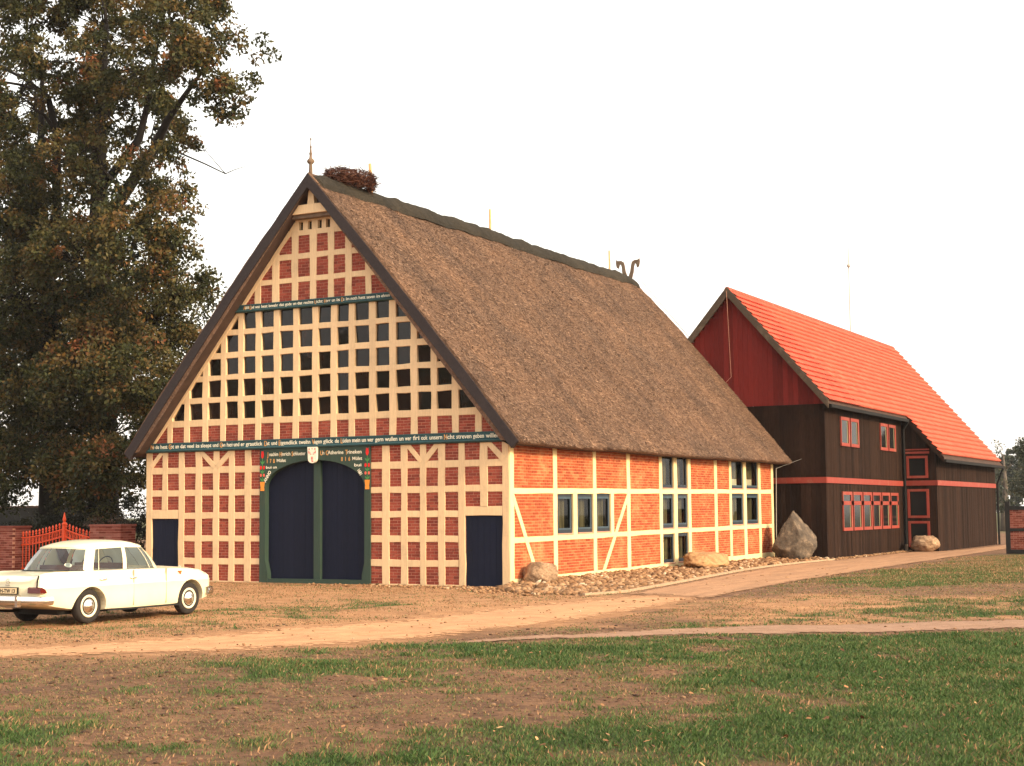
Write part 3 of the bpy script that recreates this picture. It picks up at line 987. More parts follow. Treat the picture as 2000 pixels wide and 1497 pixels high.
# --- side wall (plane x = 0)
zo = lambda y: 0.0062 * y
SP = [(0.0, 0.22), (2.54, 2.77), (5.13, 5.35), (7.56, 7.80), (10.13, 10.37), (11.36, 11.64), (12.62, 12.86), (15.10, 15.36), (16.60, 16.83), (18.12, 18.40), (19.77, 20.00), (21.27, 21.5)]
for i, (a, b) in enumerate(SP):
    c = (a + b) / 2
    timber('post', (c, 0.15), (c, 3.85), b - a, -0.022, 0.1, 'side')
for a, b in ((3.79, 4.06), (6.37, 6.58)):
    timber('post', ((a + b) / 2, 1.22 + zo(a)), ((a + b) / 2, 2.5 + zo(a)), b - a, -0.021, 0.1, 'side')
for z, w in ((0.10, 0.18), (1.21, 0.145), (2.515, 0.15)):
    timber('rail', (0.02, z), (21.49, z + zo(21.5)), w, -0.018, 0.1, 'side', segs=30)
timber('brace', (0.13, 2.45), (1.55, 0.17), 0.15, -0.026, 0.1, 'side')
timber('brace', (7.64, 2.45), (5.79, 0.17), 0.15, -0.026, 0.1, 'side')
WIN = [(2.77, 3.79, 1), (4.06, 5.13, 1), (5.35, 6.37, 1)] + [(a, b, k) for a, b in ((10.37, 11.36), (11.64, 12.62)) for k in (0, 1, 2)] + [(a, b, k) for a, b in ((16.83, 18.12), (18.40, 19.77)) for k in (1, 2)]
LEV = [(0.19, 1.137), (1.283, 2.44), (2.59, 3.80)]
spans = list(zip([p[1] for p in SP[:-1]], [p[0] for p in SP[1:]]))
for a, b in spans:
    for k, (z0, z1) in enumerate(LEV):
        z0 += zo((a + b) / 2); z1 += zo((a + b) / 2)
        wins = [w for w in WIN if w[2] == k and w[0] >= a - 0.01 and w[1] <= b + 0.01]
        if not wins: seed += 1; lay(a, b, z0, z1, 's', seed)
        elif (a, b) == spans[2]: seed += 1; lay(6.58, b, z0, z1, 's', seed)
mb = MB()
walls = [(0.0, 2.77), (6.40, 10.25), (12.74, 16.72), (19.9, 21.5)]
for a, b in walls:
    mb.box(-0.22, -0.010, a + (0.23 if a == 0 else 0), b, -0.1, 3.9); mb.build('wall', M['mortar_side'], house); mb = MB()
for y0_, y1_, z0_, z1_ in ((2.77, 6.40, -0.1, 1.26), (2.77, 6.40, 2.5, 3.9), (16.72, 19.9, -0.1, 1.30)):
    mb = MB(); mb.box(-0.22, -0.010, y0_, y1_, z0_, z1_); mb.build('wall', M['mortar_side'], house)
mb = MB(); mb.box(-0.8, -0.75, 0.3, 21.4, -0.1, 3.9); mb.build('dark_backing', M['dark'], house)  # black sheet added as the darkness of the rooms behind the windows
mb = MB(); mb.box(-12.4, -0.3, 21.3, 21.5, -0.1, 3.9); mb.prism([(-12.3, 3.9), (-0.2, 3.9), (XC, 11.1)], 21.3, 21.5); mb.build('rear_wall', M['mortar'], house)
mb = MB(); mb.box(-12.5, -12.3, 0.1, 21.4, -0.1, 3.9); mb.build('left_wall', M['mortar'], house)
rw = random.Random(3)
for a, b, k in WIN:
    z0, z1 = LEV[k]; z0 += zo(a) + (0.05 if k else 0.02); z1 += zo(a)
    w = empty('window', (0, 0, 0), 0, house)
    t_ = 0.13 if k == 1 else 0.10
    f = MB()
    X0, X1 = -0.09, -0.035
    f.box(X0, X1, a, b, z0, z0 + t_); f.box(X0, X1, a, b, z1 - t_, z1); f.box(X0, X1, a, a + t_, z0 + t_, z1 - t_); f.box(X0, X1, b - t_, b, z0 + t_, z1 - t_)
    f.build('frame', M['winframe'], w)
    if k == 1 or a > 16:
        f = MB(); u = t_ - 0.045; v = t_ + 0.012
        f.box(-0.034, -0.022, a + u, b - u, z0 + u, z0 + v); f.box(-0.034, -0.022, a + u, b - u, z1 - v, z1 - u)
        f.box(-0.034, -0.022, a + u, a + v, z0 + v, z1 - v); f.box(-0.034, -0.022, b - v, b - u, z0 + v, z1 - v)
        f.build('casement_bead', M['winframe_light'], w)
    f = MB(); f.add([(-0.06, a + t_, z0 + t_), (-0.06, b - t_, z0 + t_), (-0.06, b - t_, z1 - t_), (-0.06, a + t_, z1 - t_)], [(0, 1, 2, 3)])
    f.build('glass_pane', M['glass'], w)
    # drawn-back curtain with folds
    c0 = a + (b - a) * rw.uniform(0.35, 0.5); c1 = b - (b - a) * rw.uniform(0.1, 0.22)
    if k == 0: c0, c1 = a + (b - a) * 0.30, b - 0.1
    n = 18
    f = MB(); vs = []
    for i in range(n + 1):
        yy = c0 + (c1 - c0) * i / n; xx = -0.20 + 0.025 * math.sin(i * 2.1)
        vs += [(xx, yy, z0 + 0.02), (xx, yy, z1 - 0.02)]
    f.add(vs, [(2 * i, 2 * i + 2, 2 * i + 3, 2 * i + 1) for i in range(n)])
    f.build('curtain', M['curtain'], w)
    if a > 16 and k == 2:
        f = MB(); f.box(-0.16, -0.14, a + t_ + 0.04, b - t_ - 0.25, z0 + t_, z0 + t_ + 0.24); f.build('paper', M['white_paint'], w)
    if k == 0 and a < 11:
        f = MB(); f.box(-0.16, -0.14, a + t_ + 0.04, a + t_ + 0.30, z0 + t_, z0 + t_ + 0.55); f.build('paper', M['white_paint'], w)
    f = MB(); f.prism([(-0.06, z0), (0.030, z0 - 0.015), (0.030, z0 - 0.045), (-0.06, z0 - 0.045)], a + 0.002, b - 0.002, 'y'); f.build('window_sill', M['sill'], w)

# --- bricks: the 300 that show largest as single pieces, the rest joined
campos = np.array([19.0195, -35.1054])
def shown(b):
    a0, a1, z0, z1, pl, j = b
    c = np.array([(a0 + a1) / 2, 0.0]) if pl == 'f' else np.array([0.0, (a0 + a1) / 2])
    d = np.linalg.norm(c - campos); v = (campos - c) / d
    cosv = -v[1] if pl == 'f' else v[0]
    return (a1 - a0) * (z1 - z0) * max(cosv, 0) / d ** 2
hidden = lambda b: (b[4] == 's' and b[2] < 0.55 and b[0] < 1.3)
order = sorted(BR, key=lambda b: -shown(b) * (0 if hidden(b) else 1))
unit = MB(); unit.box(-0.5, 0.5, 0, 1, -0.5, 0.5)
ub = {}
for pl in 'fs':
    me = bpy.data.meshes.new('brick'); me.from_pydata(unit.v, [], unit.f); me.materials.append(M['brick_front' if pl == 'f' else 'brick_side']); ub[pl] = me
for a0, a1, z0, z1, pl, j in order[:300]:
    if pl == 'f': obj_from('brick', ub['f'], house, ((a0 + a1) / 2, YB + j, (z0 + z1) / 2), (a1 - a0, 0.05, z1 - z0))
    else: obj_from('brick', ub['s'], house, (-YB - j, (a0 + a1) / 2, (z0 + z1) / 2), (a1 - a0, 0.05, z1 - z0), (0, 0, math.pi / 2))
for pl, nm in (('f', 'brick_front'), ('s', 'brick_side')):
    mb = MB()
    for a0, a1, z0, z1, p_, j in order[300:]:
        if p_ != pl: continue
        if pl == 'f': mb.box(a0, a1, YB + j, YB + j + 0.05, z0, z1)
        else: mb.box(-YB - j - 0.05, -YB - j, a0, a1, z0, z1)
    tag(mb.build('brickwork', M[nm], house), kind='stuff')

# --- thatched roof
RT, EZ, HW = 11.68, 3.86, 6.76         # ridge height, eave height, half width (outer skin)
Y0, Y1 = -0.40, 22.30
slope = (RT - EZ) / HW
ang = math.atan(slope)
nrm = np.array([math.sin(ang), math.cos(ang)])          # outward normal of the right slope in (x, z)
TH = 0.30
npf = 46
prof = []
for i in range(npf + 1):
    s = i / npf                                          # ridge -> eave
    bulge = 0.10 * math.sin(math.pi * min(1, s * 1.02)) ** 1
    d = HW * s
    z = RT - slope * d
    prof.append((d + bulge * nrm[0], z + bulge * nrm[1]))
lip = [(HW + 0.015, EZ - 0.05), (HW - 0.01, EZ - 0.10), (HW - 0.07, EZ - 0.15), (HW - 0.30, EZ - 0.17), (HW - 0.55, EZ - 0.02)]
inn = [(HW - 0.55 - (HW - 0.55) * i / 12, EZ - 0.02 + (RT - TH * 1.35 - EZ + 0.02) * i / 12) for i in range(1, 13)]
right = prof + lip + inn
loopp = right + [(-a, b) for a, b in right[-2::-1]][:-1]
loopp = np.array(loopp)
ysec = np.linspace(Y0, Y1, 130)
npt = len(loopp)
V = np.zeros((len(ysec), npt, 3))
V[:, :, 0] = XC + loopp[None, :, 0]; V[:, :, 1] = ysec[:, None]; V[:, :, 2] = loopp[None, :, 1]
outer = np.zeros(npt); outer[:npf + 5] = 1; outer[-(npf + 4):] = 1
sgn = np.sign(loopp[:, 0])
u = np.sqrt(loopp[:, 0] ** 2 + (loopp[:, 1] - RT) ** 2) * np.where(sgn < 0, -1, 1)
UU, YY = np.meshgrid(u, ysec)
disp = ((fbm(UU * 0.35, YY * 0.35, 41, 3) - 0.5) * 0.12 + (fbm(UU * 2.2, YY * 2.2, 47, 3) - 0.5) * 0.05) * outer[None]
V[:, :, 0] += disp * nrm[0] * sgn[None]; V[:, :, 2] += disp * nrm[1]
V[0, :, 1] += (fbm(u * 3, u * 0, 3) - 0.5) * 0.05; V[-1, :, 1] += (fbm(u * 3, u * 0, 13) - 0.5) * 0.08
i0 = (np.arange(len(ysec) - 1)[:, None] * npt + np.arange(npt)[None]).ravel()
i1 = (np.arange(len(ysec) - 1)[:, None] * npt + ((np.arange(npt) + 1) % npt)[None]).ravel()
F = np.stack([i0, i1, i1 + npt, i0 + npt], 1)
# end faces, as strips between outer and inner loop halves
roof = np_mesh('roof', V.reshape(-1, 3), F[:, ::-1], M['thatch'], house, smooth=True)
roof.data.materials.append(M['soffit'])
pk = np.arange(len(F)) % npt
roof.data.polygons.foreach_set('material_index', ((pk >= npf + 3) & (pk < npt - npf - 4)).astype(np.int32))
for sec, flip in ((0, False), (len(ysec) - 1, True)):
    mb = MB()
    out_pts = [V[sec, i] for i in range(npf + 3)]; in_pts = [V[sec, npf + 5 + 12 - min(12, int(round(i * 12 / (npf + 2))))] for i in range(npf + 3)]
    vs = out_pts + in_pts; n = len(out_pts)
    mb.add(vs, [(i, i + 1, i + 1 + n, i + n) for i in range(n - 1)])
    out_l = [(2 * XC - q[0], q[1], q[2]) for q in out_pts]; in_l = [(2 * XC - q[0], q[1], q[2]) for q in in_pts]
    mb.add(out_l + in_l, [(i, i + n, i + 1 + n, i + 1) for i in range(n - 1)])
    mb.build('verge_end', M['thatch'], roof)

# reeds lying on the slope, ragged at the eave and along the verge
NR = 170000
sv = RNG.random(NR); dv = HW * (0.04 + 0.97 * sv); yv = Y0 + (Y1 - Y0) * RNG.random(NR)
side = np.where(RNG.random(NR) < 0.93, 1.0, -1.0)
bul = 0.10 * np.sin(np.pi * np.minimum(1, dv / HW * 1.02))
uu = np.hypot(dv + bul * nrm[0], -slope * dv + bul * nrm[1]) * np.where(side < 0, -1, 1)
ds = (fbm(uu * 0.35, yv * 0.35, 41, 3) - 0.5) * 0.12 + (fbm(uu * 2.2, yv * 2.2, 47, 3) - 0.5) * 0.05
bx = dv + (bul + ds) * nrm[0]; bz = RT - slope * dv + (bul + ds) * nrm[1]
ln = RNG.uniform(0.04, 0.11, NR); wd = RNG.uniform(0.010, 0.026, NR)
da = RNG.normal(0, 0.45, NR)
dirx = np.cos(da) * math.cos(ang); dirz = -np.cos(da) * math.sin(ang); diry = np.sin(da)
l0 = RNG.uniform(-0.02, 0.008, NR); l1 = RNG.uniform(0.006, 0.035, NR)
px_, py_ = -np.sin(da), np.cos(da)
def rp_(t, w, lift): return np.stack([XC + side * (bx + t * dirx + lift * nrm[0] + w * px_ * math.cos(ang)), yv + t * diry + w * py_, bz + t * dirz + lift * nrm[1] - w * px_ * math.sin(ang)], 1)
RV = np.stack([rp_(0, -wd / 2, l0), rp_(0, wd / 2, l0), rp_(ln, wd / 3, l1), rp_(ln, -wd / 3, l1)], 1).reshape(-1, 3)
tag(np_mesh('reed_surface', RV, np.arange(NR * 4).reshape(-1, 4), M['reed'], roof), kind='stuff')

# heather ridge cap with uneven scallops
mb = MB()
ny_ = 240; hw = 13
ys = np.linspace(Y0 + 0.1, Y1 - 0.15, ny_)
vs = []
for i, y in enumerate(ys):
    taper = min(1.0, (i + 2) / 8, (ny_ - i + 1) / 8)
    lump = 0.012 * math.sin(y * 5.2 + 1.1 * math.sin(y * 1.3)) + 0.08 * (float(vnoise(y * 1.2, 0.3, 61)) - 0.5)
    reach = 0.42 + 0.02 * math.sin(y * 3.4 + 2 * math.sin(y * 0.7)) + 0.10 * (float(vnoise(y * 0.8, 9.3, 71)) - 0.5)
    for k in range(-hw, hw + 1):
        t = k / hw
        d = t * reach
        edge = 1 - abs(t) ** 3
        h = RT - slope * math.sqrt(d * d + 0.03) + 0.14 + (0.12 * edge + lump * edge) * taper + 0.05 * (float(vnoise(y * 6 + 50, d * 6 + 50, 81)) - 0.5)
        if abs(t) == 1: h -= 0.08
        vs.append((XC + d + (0.06 if t > 0 else -0.06) * abs(t), y, h - 0.02))
w_ = 2 * hw + 1
fs = [(i * w_ + k, i * w_ + k + 1, (i + 1) * w_ + k + 1, (i + 1) * w_ + k) for i in range(ny_ - 1) for k in range(w_ - 1)]
fs += [tuple(range(w_ - 1, -1, -1)), tuple(range((ny_ - 1) * w_, ny_ * w_))]
mb.add(vs, fs); mb.build('ridge_cap', M['ridge'], roof, smooth=True)

# bargeboards on the gable, both slopes
for s in (-1, 1):
    mb = MB()
    p0 = np.array([HW + 0.02, EZ - 0.04]); p1 = np.array([0.0, RT + 0.03])
    d = (p1 - p0) / np.linalg.norm(p1 - p0); n = np.array([d[1], -d[0]]) * -1      # inward normal
    n = np.array([-nrm[0], -nrm[1]])
    k = 14; vs = []; wv = random.Random(8 + s)
    for i in range(k + 1):
        c = p0 + (p1 - p0) * i / k
        b = 0.06 * math.sin(math.pi * i / k)
        o_ = c + nrm * (b - 0.03 + wv.uniform(-0.008, 0.008)); q_ = c + n * (0.30 - b) + wv.uniform(-0.006, 0.006)
        if i == k:
            o_ = np.array([0.0, o_[1] + slope * o_[0]]); q_ = np.array([0.0, q_[1] + slope * q_[0]])
        for q, y in ((o_, Y0 - 0.05), (o_, Y0 + 0.10), (q_, Y0 + 0.10), (q_, Y0 - 0.05)): vs.append((XC + s * q[0], y, q[1]))
    fs = []
    for i in range(k):
        for j in range(4):
            a, b = i * 4 + j, i * 4 + (j + 1) % 4
            fs.append((a, b, b + 4, a + 4))
    fs += [(0, 1, 2, 3), (4 * k + 3, 4 * k + 2, 4 * k + 1, 4 * k)]
    if s > 0: fs = [tuple(reversed(f)) for f in fs]
    mb.add(vs, fs); mb.build('bargeboard', M['barge'], house)
    continue
    # dark soffit boards under the overhang
    mb = MB()
    q0 = (XC + s * (HW - 0.50), EZ + 0.02); q1 = (XC, RT - TH * 1.45)
    mb.add([(q0[0], Y0, q0[1]), (q1[0], Y0, q1[1]), (q1[0], 0.0, q1[1]), (q0[0], 0.0, q0[1])], [(0, 1, 2, 3)])
    mb.build('soffit', M['soffit'], house)
mb = MB(); mb.box(-0.30, 0.42, 0.05, 21.9, 3.74, 3.78); mb.build('eave_board', M['soffit'], house)
mb = MB(); mb.box(-12.92, -12.2, 0.05, 21.9, 3.74, 3.78); mb.build('eave_board', M['soffit'], house)

# finial, ridge posts, carved heads, lightning wire
mb = MB()
mb.lathe([(0.06, -0.15), (0.05, 0.18), (0.045, 0.22), (0.09, 0.26), (0.115, 0.31), (0.09, 0.36), (0.045, 0.40), (0.035, 0.50), (0.055, 0.53), (0.035, 0.56), (0.022, 0.70), (0.036, 0.73), (0.015, 0.77), (0.012, 0.86)], (XC, Y0 + 0.12, 11.72), 12)
mb.lathe([(0.01, 0.84), (0.012, 0.93), (0.03, 0.96), (0.01, 1.0)], (XC, Y0 + 0.12, 11.72), 8)
mb.build('finial', M['wood_weathered'], house, smooth=True)
for y, z0, z1, r in ((10.27, 11.4, 12.47, 0.05), (20.2, 11.4, 12.5, 0.045)):
    m = MB(); m.tube([(XC, y, z0), (XC + 0.01, y, (z0 + z1) / 2), (XC, y, z1)], [r, r * 0.95, r * 0.85], 8); m.build('ridge_post', M['wood_pale'], house)
m = MB()
for s, x0 in ((1, -6.32), (-1, -6.18)):
    neck = [(0.05, 0), (0.16, 0.30), (0.20, 0.55), (0.24, 0.72), (0.36, 0.80), (0.52, 0.80), (0.58, 0.86), (0.60, 0.70), (0.56, 0.50), (0.47, 0.45), (0.44, 0.60), (0.38, 0.66), (0.33, 0.50), (0.32, 0.30), (0.24, 0)]
    m.prism([(x0 + s * a, 11.60 + b * 0.95) for a, b in neck], 22.0 + (0.06 if s > 0 else 0), 22.055 + (0.06 if s > 0 else 0))
m.build('carved_horse_heads', M['wood_weathered'], house)
m = MB()
m.tube([(XC + 0.3, 22.65, 11.6), (-3.2, 22.65, 8.30), (0.85, 22.65, 3.95), (0.15, 21.5, 3.55), (0.10, 21.45, 0.1)], 0.014, 5)
m.build('lightning_wire', m_plain('zinc', (0.35, 0.33, 0.30), 0.5, 0.1), house)

# stork nest on the ridge, with its support post
nest = empty('stork_nest', (XC, 1.72, 11.72))
nest.scale = (0.9, 0.84, 0.9)
tag(nest, 'big untidy stork nest of reddish twigs on the thatched ridge', 'nest')
nv = random.Random(77)
m = MB()
for i in range(1900):
    a = nv.uniform(0, 2 * math.pi); h = nv.random() ** 0.8
    rad = (0.95 if nv.random() < 0.75 else nv.uniform(0.2, 1)) * (0.72 + 0.30 * math.sin(2.2 * h + .4)) * nv.uniform(0.85, 1.08)
    c = Vector((rad * 0.72 * math.cos(a), rad * 1.18 * math.sin(a), -0.12 + 0.50 * h + nv.gauss(0, 0.035)))
    t = Vector((-math.sin(a), math.cos(a), nv.gauss(0, 0.35))) + Vector((nv.gauss(0, .5), nv.gauss(0, .5), nv.gauss(0, .3)))
    t.normalize(); L = nv.uniform(0.15, 0.42)
    m.tube([c - t * L / 2, c + Vector((0, 0, nv.uniform(-.02, .05))), c + t * L / 2], [0.010, 0.009, 0.004], 3, caps=False)
tw = m.build('twigs', m_pieces('twig', [(0, (0.035, 0.012, 0.008)), (0.5, (0.085, 0.032, 0.022)), (1, (0.17, 0.075, 0.045))]), nest)
tag(tw, kind='stuff')
m = MB(); m.lathe([(0.2, -0.25), (0.46, -0.05), (0.68, 0.22), (0.50, 0.30), (0.15, 0.24)], (0, 0, 0), 16)
o = m.build('nest_bowl', M['soffit'], nest); o.scale = (0.8, 1.2, 1)
m = MB(); m.tube([(0.1, 1.16, -0.45), (0.1, 1.16, 0.2), (0.08, 1.12, 0.92)], [0.075, 0.07, 0.055], 8); m.build('support_post', M['wood_pale'], nest)


# ------------------------------------------------------------------ dark boarded house with the red tiled roof
barn = tag(empty('boarded_house', (1.79, 22.6, 0)), 'dark brown boarded house with red gable and orange tiled roof', 'house')
BX, BY = barn.location.x, barn.location.y


def bl(m, name, mats, parent=barn, smooth=False):
    """build in world coordinates, then hang under the barn's empty"""
    o = m.build(name, mats, None, smooth)
    root = parent
    o.parent = parent
    o.matrix_parent_inverse = Matrix.Translation((-BX, -BY, 0))
    return o


M['board'] = m_paintwood('board', (0.031, 0.0155, 0.010), 0.85, 0.5, (7, 7, 0.6), dirt=(0.047, 0.027, 0.018), dirtamt=0.5, spec=0.06, pv=0.5)
M['board_red'] = m_paintwood('board_red', (0.18, 0.020, 0.016), 0.75, 0.3, (7, 7, 0.6), dirt=(0.12, 0.015, 0.012), spec=0.1, pv=0.32)
M['trim_red'] = m_paintwood('trim_red', (0.27, 0.043, 0.028), 0.6, 0.15, (4, 4, 1))
M['barn_barge'] = m_paintwood('barn_barge', (0.075, 0.052, 0.036), 0.8, 0.3, (3, 3, 3))
_t = NT('barn_pane'); M['barn_pane'] = _t.done(_t.bsdf((0.012, 0.012, 0.012), 0.12, None, 0.12))
unitb = MB(); unitb.box(-0.5, 0.5, 0, 1, 0, 1)
ubm = {}
for k in ('board', 'board_red'):
    me = bpy.data.meshes.new('board'); me.from_pydata(unitb.v, [], unitb.f); me.materials.append(M[k]); ubm[k] = me
RX, RZ = -2.0, 10.86            # ridge
BSL = 1.165
bz = lambda x: RZ - BSL * abs(x - RX)
YE = 34.84; YF = 48.5; X2 = 3.3
br_ = random.Random(2)


def board(x, y, z0, z1, w, face, mat='board', th=0.03):
    """vertical board; face 'f' looks to -y, 's' looks to +x; x,y = centre of its front"""
    j = br_.uniform(0, 0.008)
    rot = 0 if face == 'f' else math.pi / 2
    o = obj_from('board', ubm[mat], barn, ((x - BX) - (j if face == 's' else 0), (y - BY) + (j if face == 'f' else 0), z0), (w - 0.006, th, z1 - z0), (0, 0, rot))
    return o


bw = 0.205
x = 1.79 - bw / 2                                  # gable boards
while x > -5.6:
    if x > -3.2:
        board(x, 22.6, -0.05, 2.98, bw, 'f')
    if x > -3.6: board(x, 22.6, 3.21, 6.07, bw, 'f')
    board(x, 22.57, 6.08, bz(x) - 0.15, bw, 'f', 'board_red')
    x -= bw
y = 22.6 + bw / 2
while y < YE - 0.05:
    board(1.79, y, -0.05, 2.98, bw, 's'); board(1.79, y, 3.21, bz(1.9), bw, 's'); y += bw
x = 1.9
while x < X2:
    board(x, YE, -0.05, 3.0, bw, 'f'); board(x, YE, 3.23, min(bz(x) - 0.15, bz(x + 0.1) - 0.1), bw, 'f'); x += bw
y = YE + bw / 2
while y < YF:
    board(X2, y, -0.05, 3.0, bw, 's'); board(X2, y, 3.23, bz(X2 + 0.1), bw, 's'); y += bw
# core walls
m = MB(); m.box(-5.7, 1.75, 22.64, 34.9, -0.1, 6.1); m.prism([(-5.7, 6.1), (1.75, 6.1), (RX, RZ - 0.4)], 22.64, 48.4)
m.box(-5.7, X2 - 0.04, YE + 0.04, YF, -0.1, bz(X2) - 0.05); m.prism([(-5.7, bz(X2) - 0.05), (X2 - 0.04, bz(X2) - 0.05), (RX, RZ - 0.4)], YE + 0.04, YF)
bl(m, 'wall', M['dark'])
# string course
m = MB(); m.box(-3.3, 1.825, 22.55, 22.62, 2.98, 3.21); bl(m, 'string_course', M['trim_red'])
m = MB(); m.box(1.77, 1.835, 22.62, YE, 2.98, 3.21); bl(m, 'string_course', M['trim_red'])
m = MB(); m.box(1.835, X2, YE - 0.045, YE + 0.02, 3.0, 3.23); bl(m, 'string_course', M['trim_red'])
m = MB(); m.box(X2 - 0.02, X2 + 0.045, YE - 0.045, YF, 3.0, 3.23); bl(m, 'string_course', M['trim_red'])
m = MB(); m.box(1.78, 1.84, 22.54, 22.56, -0.05, 5.9); 
# windows on the side wall
def win_side(a, b, z0, z1, lights, trans=None):
    w = empty('window', (1.79 - BX, 0, 0), 0, barn)
    f = MB(); t_ = 0.13; X0, X1 = 1.75, 1.845
    n = lights; st = (b - a) / n
    for i in range(n):
        p, q = a + i * st + 0.02, a + (i + 1) * st - 0.16
        f.box(X0, X1, p, q, z0, z0 + t_); f.box(X0, X1, p, q, z1 - t_, z1); f.box(X0, X1, p, p + 0.06, z0 + t_, z1 - t_); f.box(X0, X1, q - t_ * 1.2, q, z0 + t_, z1 - t_)
        if trans: f.box(X0, X1, p, q, trans - 0.08, trans + 0.08)
    o = f.build('frame', M['trim_red']); o.parent = w; o.matrix_parent_inverse = Matrix.Translation((-1.79, -BY, 0))
    g = MB()
    for i in range(n):
        p, q = a + i * st + 0.02, a + (i + 1) * st - 0.16
        g.add([(1.815, p + 0.06, z0 + t_), (1.815, q - t_ * 1.2, z0 + t_), (1.815, q - t_ * 1.2, z1 - t_), (1.815, p + 0.06, z1 - t_)], [(0, 1, 2, 3)])
    o = g.build('glass_pane', M['barn_pane']); o.parent = w; o.matrix_parent_inverse = Matrix.Translation((-1.79, -BY, 0))
    c = MB()
    for i in range(n):
        p, q = a + i * st + 0.02, a + (i + 1) * st - 0.16
        c.box(1.816, 1.819, q - t_ * 1.2 - 0.16, q - t_ * 1.2 - 0.05, z0 + t_, z1 - t_ if not trans else trans - 0.09)
    o = c.build('curtain', M['curtain']); o.parent = w; o.matrix_parent_inverse = Matrix.Translation((-1.79, -BY, 0))
win_side(24.7, 27.5, 4.50, 5.68, 2)
win_side(30.8, 33.6, 4.52, 5.71, 2)
win_side(24.7, 33.75, 1.08, 2.66, 6, 2.20)
def win_front(x0, x1, z0, z1):
    w = empty('window', (0, 0, 0), 0, barn)
    f = MB(); t_ = 0.11; A, B_ = YE - 0.06, YE - 0.005
    f.box(x0, x1, A, B_, z0, z0 + t_); f.box(x0, x1, A, B_, z1 - t_, z1); f.box(x0, x0 + t_, A, B_, z0 + t_, z1 - t_); f.box(x1 - t_, x1, A, B_, z0 + t_, z1 - t_)
    o = f.build('frame', M['trim_red']); o.parent = w; o.matrix_parent_inverse = Matrix.Translation((-BX, -BY, 0))
    g = MB(); g.add([(x0 + t_, YE - 0.02, z0 + t_), (x1 - t_, YE - 0.02, z0 + t_), (x1 - t_, YE - 0.02, z1 - t_), (x0 + t_, YE - 0.02, z1 - t_)], [(0, 1, 2, 3)])
    o = g.build('glass_pane', M['barn_pane']); o.parent = w; o.matrix_parent_inverse = Matrix.Translation((-BX, -BY, 0))
win_front(1.95, 2.92, 3.34, 4.36); win_front(1.95, 2.93, 1.52, 2.84); win_front(1.95, 2.93, 0.2, 1.38)
m = MB(); m.box(1.9, 3.0, YE - 0.05, YE - 0.005, 4.46, 4.56); m.box(1.9, 3.0, YE - 0.05, YE - 0.005, 4.62, 4.68); bl(m, 'rail', M['trim_red'])
# roof slabs under the tiles, barges, gutters, pipes
def slab(pts, th=0.10):
    """pts on the right slope as (x, y)"""
    m = MB()
    t_ = [(x, y, bz(x) - 0.03) for x, y in pts]; b = [(x, y, bz(x) - 0.03 - th) for x, y in pts]; n = len(pts)
    m.add(t_ + b, [tuple(range(n)), tuple(range(2 * n - 1, n - 1, -1))] + [(i, i + n, (i + 1) % n + n, (i + 1) % n) for i in range(n)])
    return m
EX1, EX2, YS = 2.08, 3.68, 34.75
m = slab([(RX, 22.3), (EX1, 22.3), (EX1, YS), (EX2, YS), (EX2, 48.75), (RX, 48.75)])
roofb = bl(m, 'roof', M['soffit'])
m = MB(); m.add([(RX, 22.3, RZ - 0.03), (RX, 48.75, RZ - 0.03), (-6.1, 48.75, bz(-6.1)), (-6.1, 22.3, bz(-6.1))], [(0, 1, 2, 3)])
M['tile'] = m_pieces('tile', [(0.0, (0.43, 0.074, 0.047)), (0.2, (0.50, 0.092, 0.056)), (0.85, (0.55, 0.108, 0.066)), (1.0, (0.60, 0.135, 0.085))], 0.75, 12, 0.12, 0.15, grime=(0.55, 0.55, (0.36, 0.085, 0.05), 0.5))
bl(m, 'rear_slope', M['tile'])
for s, xe in ((1, EX1 - 0.02), (-1, -5.9)):
    m = MB()
    m.prism([(RX, RZ + 0.08), (xe, bz(xe) + 0.08), (xe, bz(xe) - 0.26), (RX, RZ - 0.30)], 22.22, 22.30); bl(m, 'bargeboard', M['barn_barge'])
m = MB(); m.prism([(EX1, bz(EX1) + 0.03), (EX2, bz(EX2) + 0.03), (EX2, bz(EX2) - 0.20), (EX1, bz(EX1) - 0.22)], YS - 0.07, YS - 0.005); bl(m, 'bargeboard', M['board'])
m = MB(); m.prism([(RX, RZ + 0.05), (EX2, bz(EX2) + 0.05), (EX2, bz(EX2) - 0.16), (RX, RZ - 0.18)], 48.76, 48.82); bl(m, 'bargeboard', M['board'])
for a, b, xx in ((22.3, YS - 0.1, EX1), (YS, 48.8, EX2)):
    m = MB(); m.box(xx - 0.01, xx + 0.10, a, b, bz(xx) - 0.20, bz(xx) - 0.07); bl(m, 'gutter', M['iron'])
m = MB(); m.tube([(EX1 + 0.04, 34.6, bz(EX1) - 0.2), (1.90, 34.6, bz(EX1) - 0.55), (1.90, 34.6, 0.0)], 0.06, 8); bl(m, 'downpipe', M['iron'])
m = MB(); m.tube([(EX2 + 0.04, 48.6, bz(EX2) - 0.2), (3.40, 48.6, bz(EX2) - 1.0), (3.40, 48.6, 0.0)], 0.06, 8); bl(m, 'downpipe', M['iron'])
m = MB(); m.tube([(1.90, 34.55, 0.0), (1.90, 34.55, 0.32)], 0.075, 8); bl(m, 'pipe_boot', M['wood_weathered'])
m = MB(); m.tube([(RX, 22.2, RZ - 0.1), (RX + 0.02, 22.5, 7.3), (RX - 0.3, 22.5, 7.0), (RX - 0.9, 22.5, 7.0)], 0.008, 5); bl(m, 'lightning_wire', M['sill'])
m = MB(); m.tube([(RX, 40.2, RZ - 0.1), (RX, 40.2, 15.4)], [0.03, 0.022], 6); m.lathe([(0.02, 0), (0.09, 0.08), (0.09, 0.16), (0.02, 0.24)], (RX, 40.2, 14.2), 8)
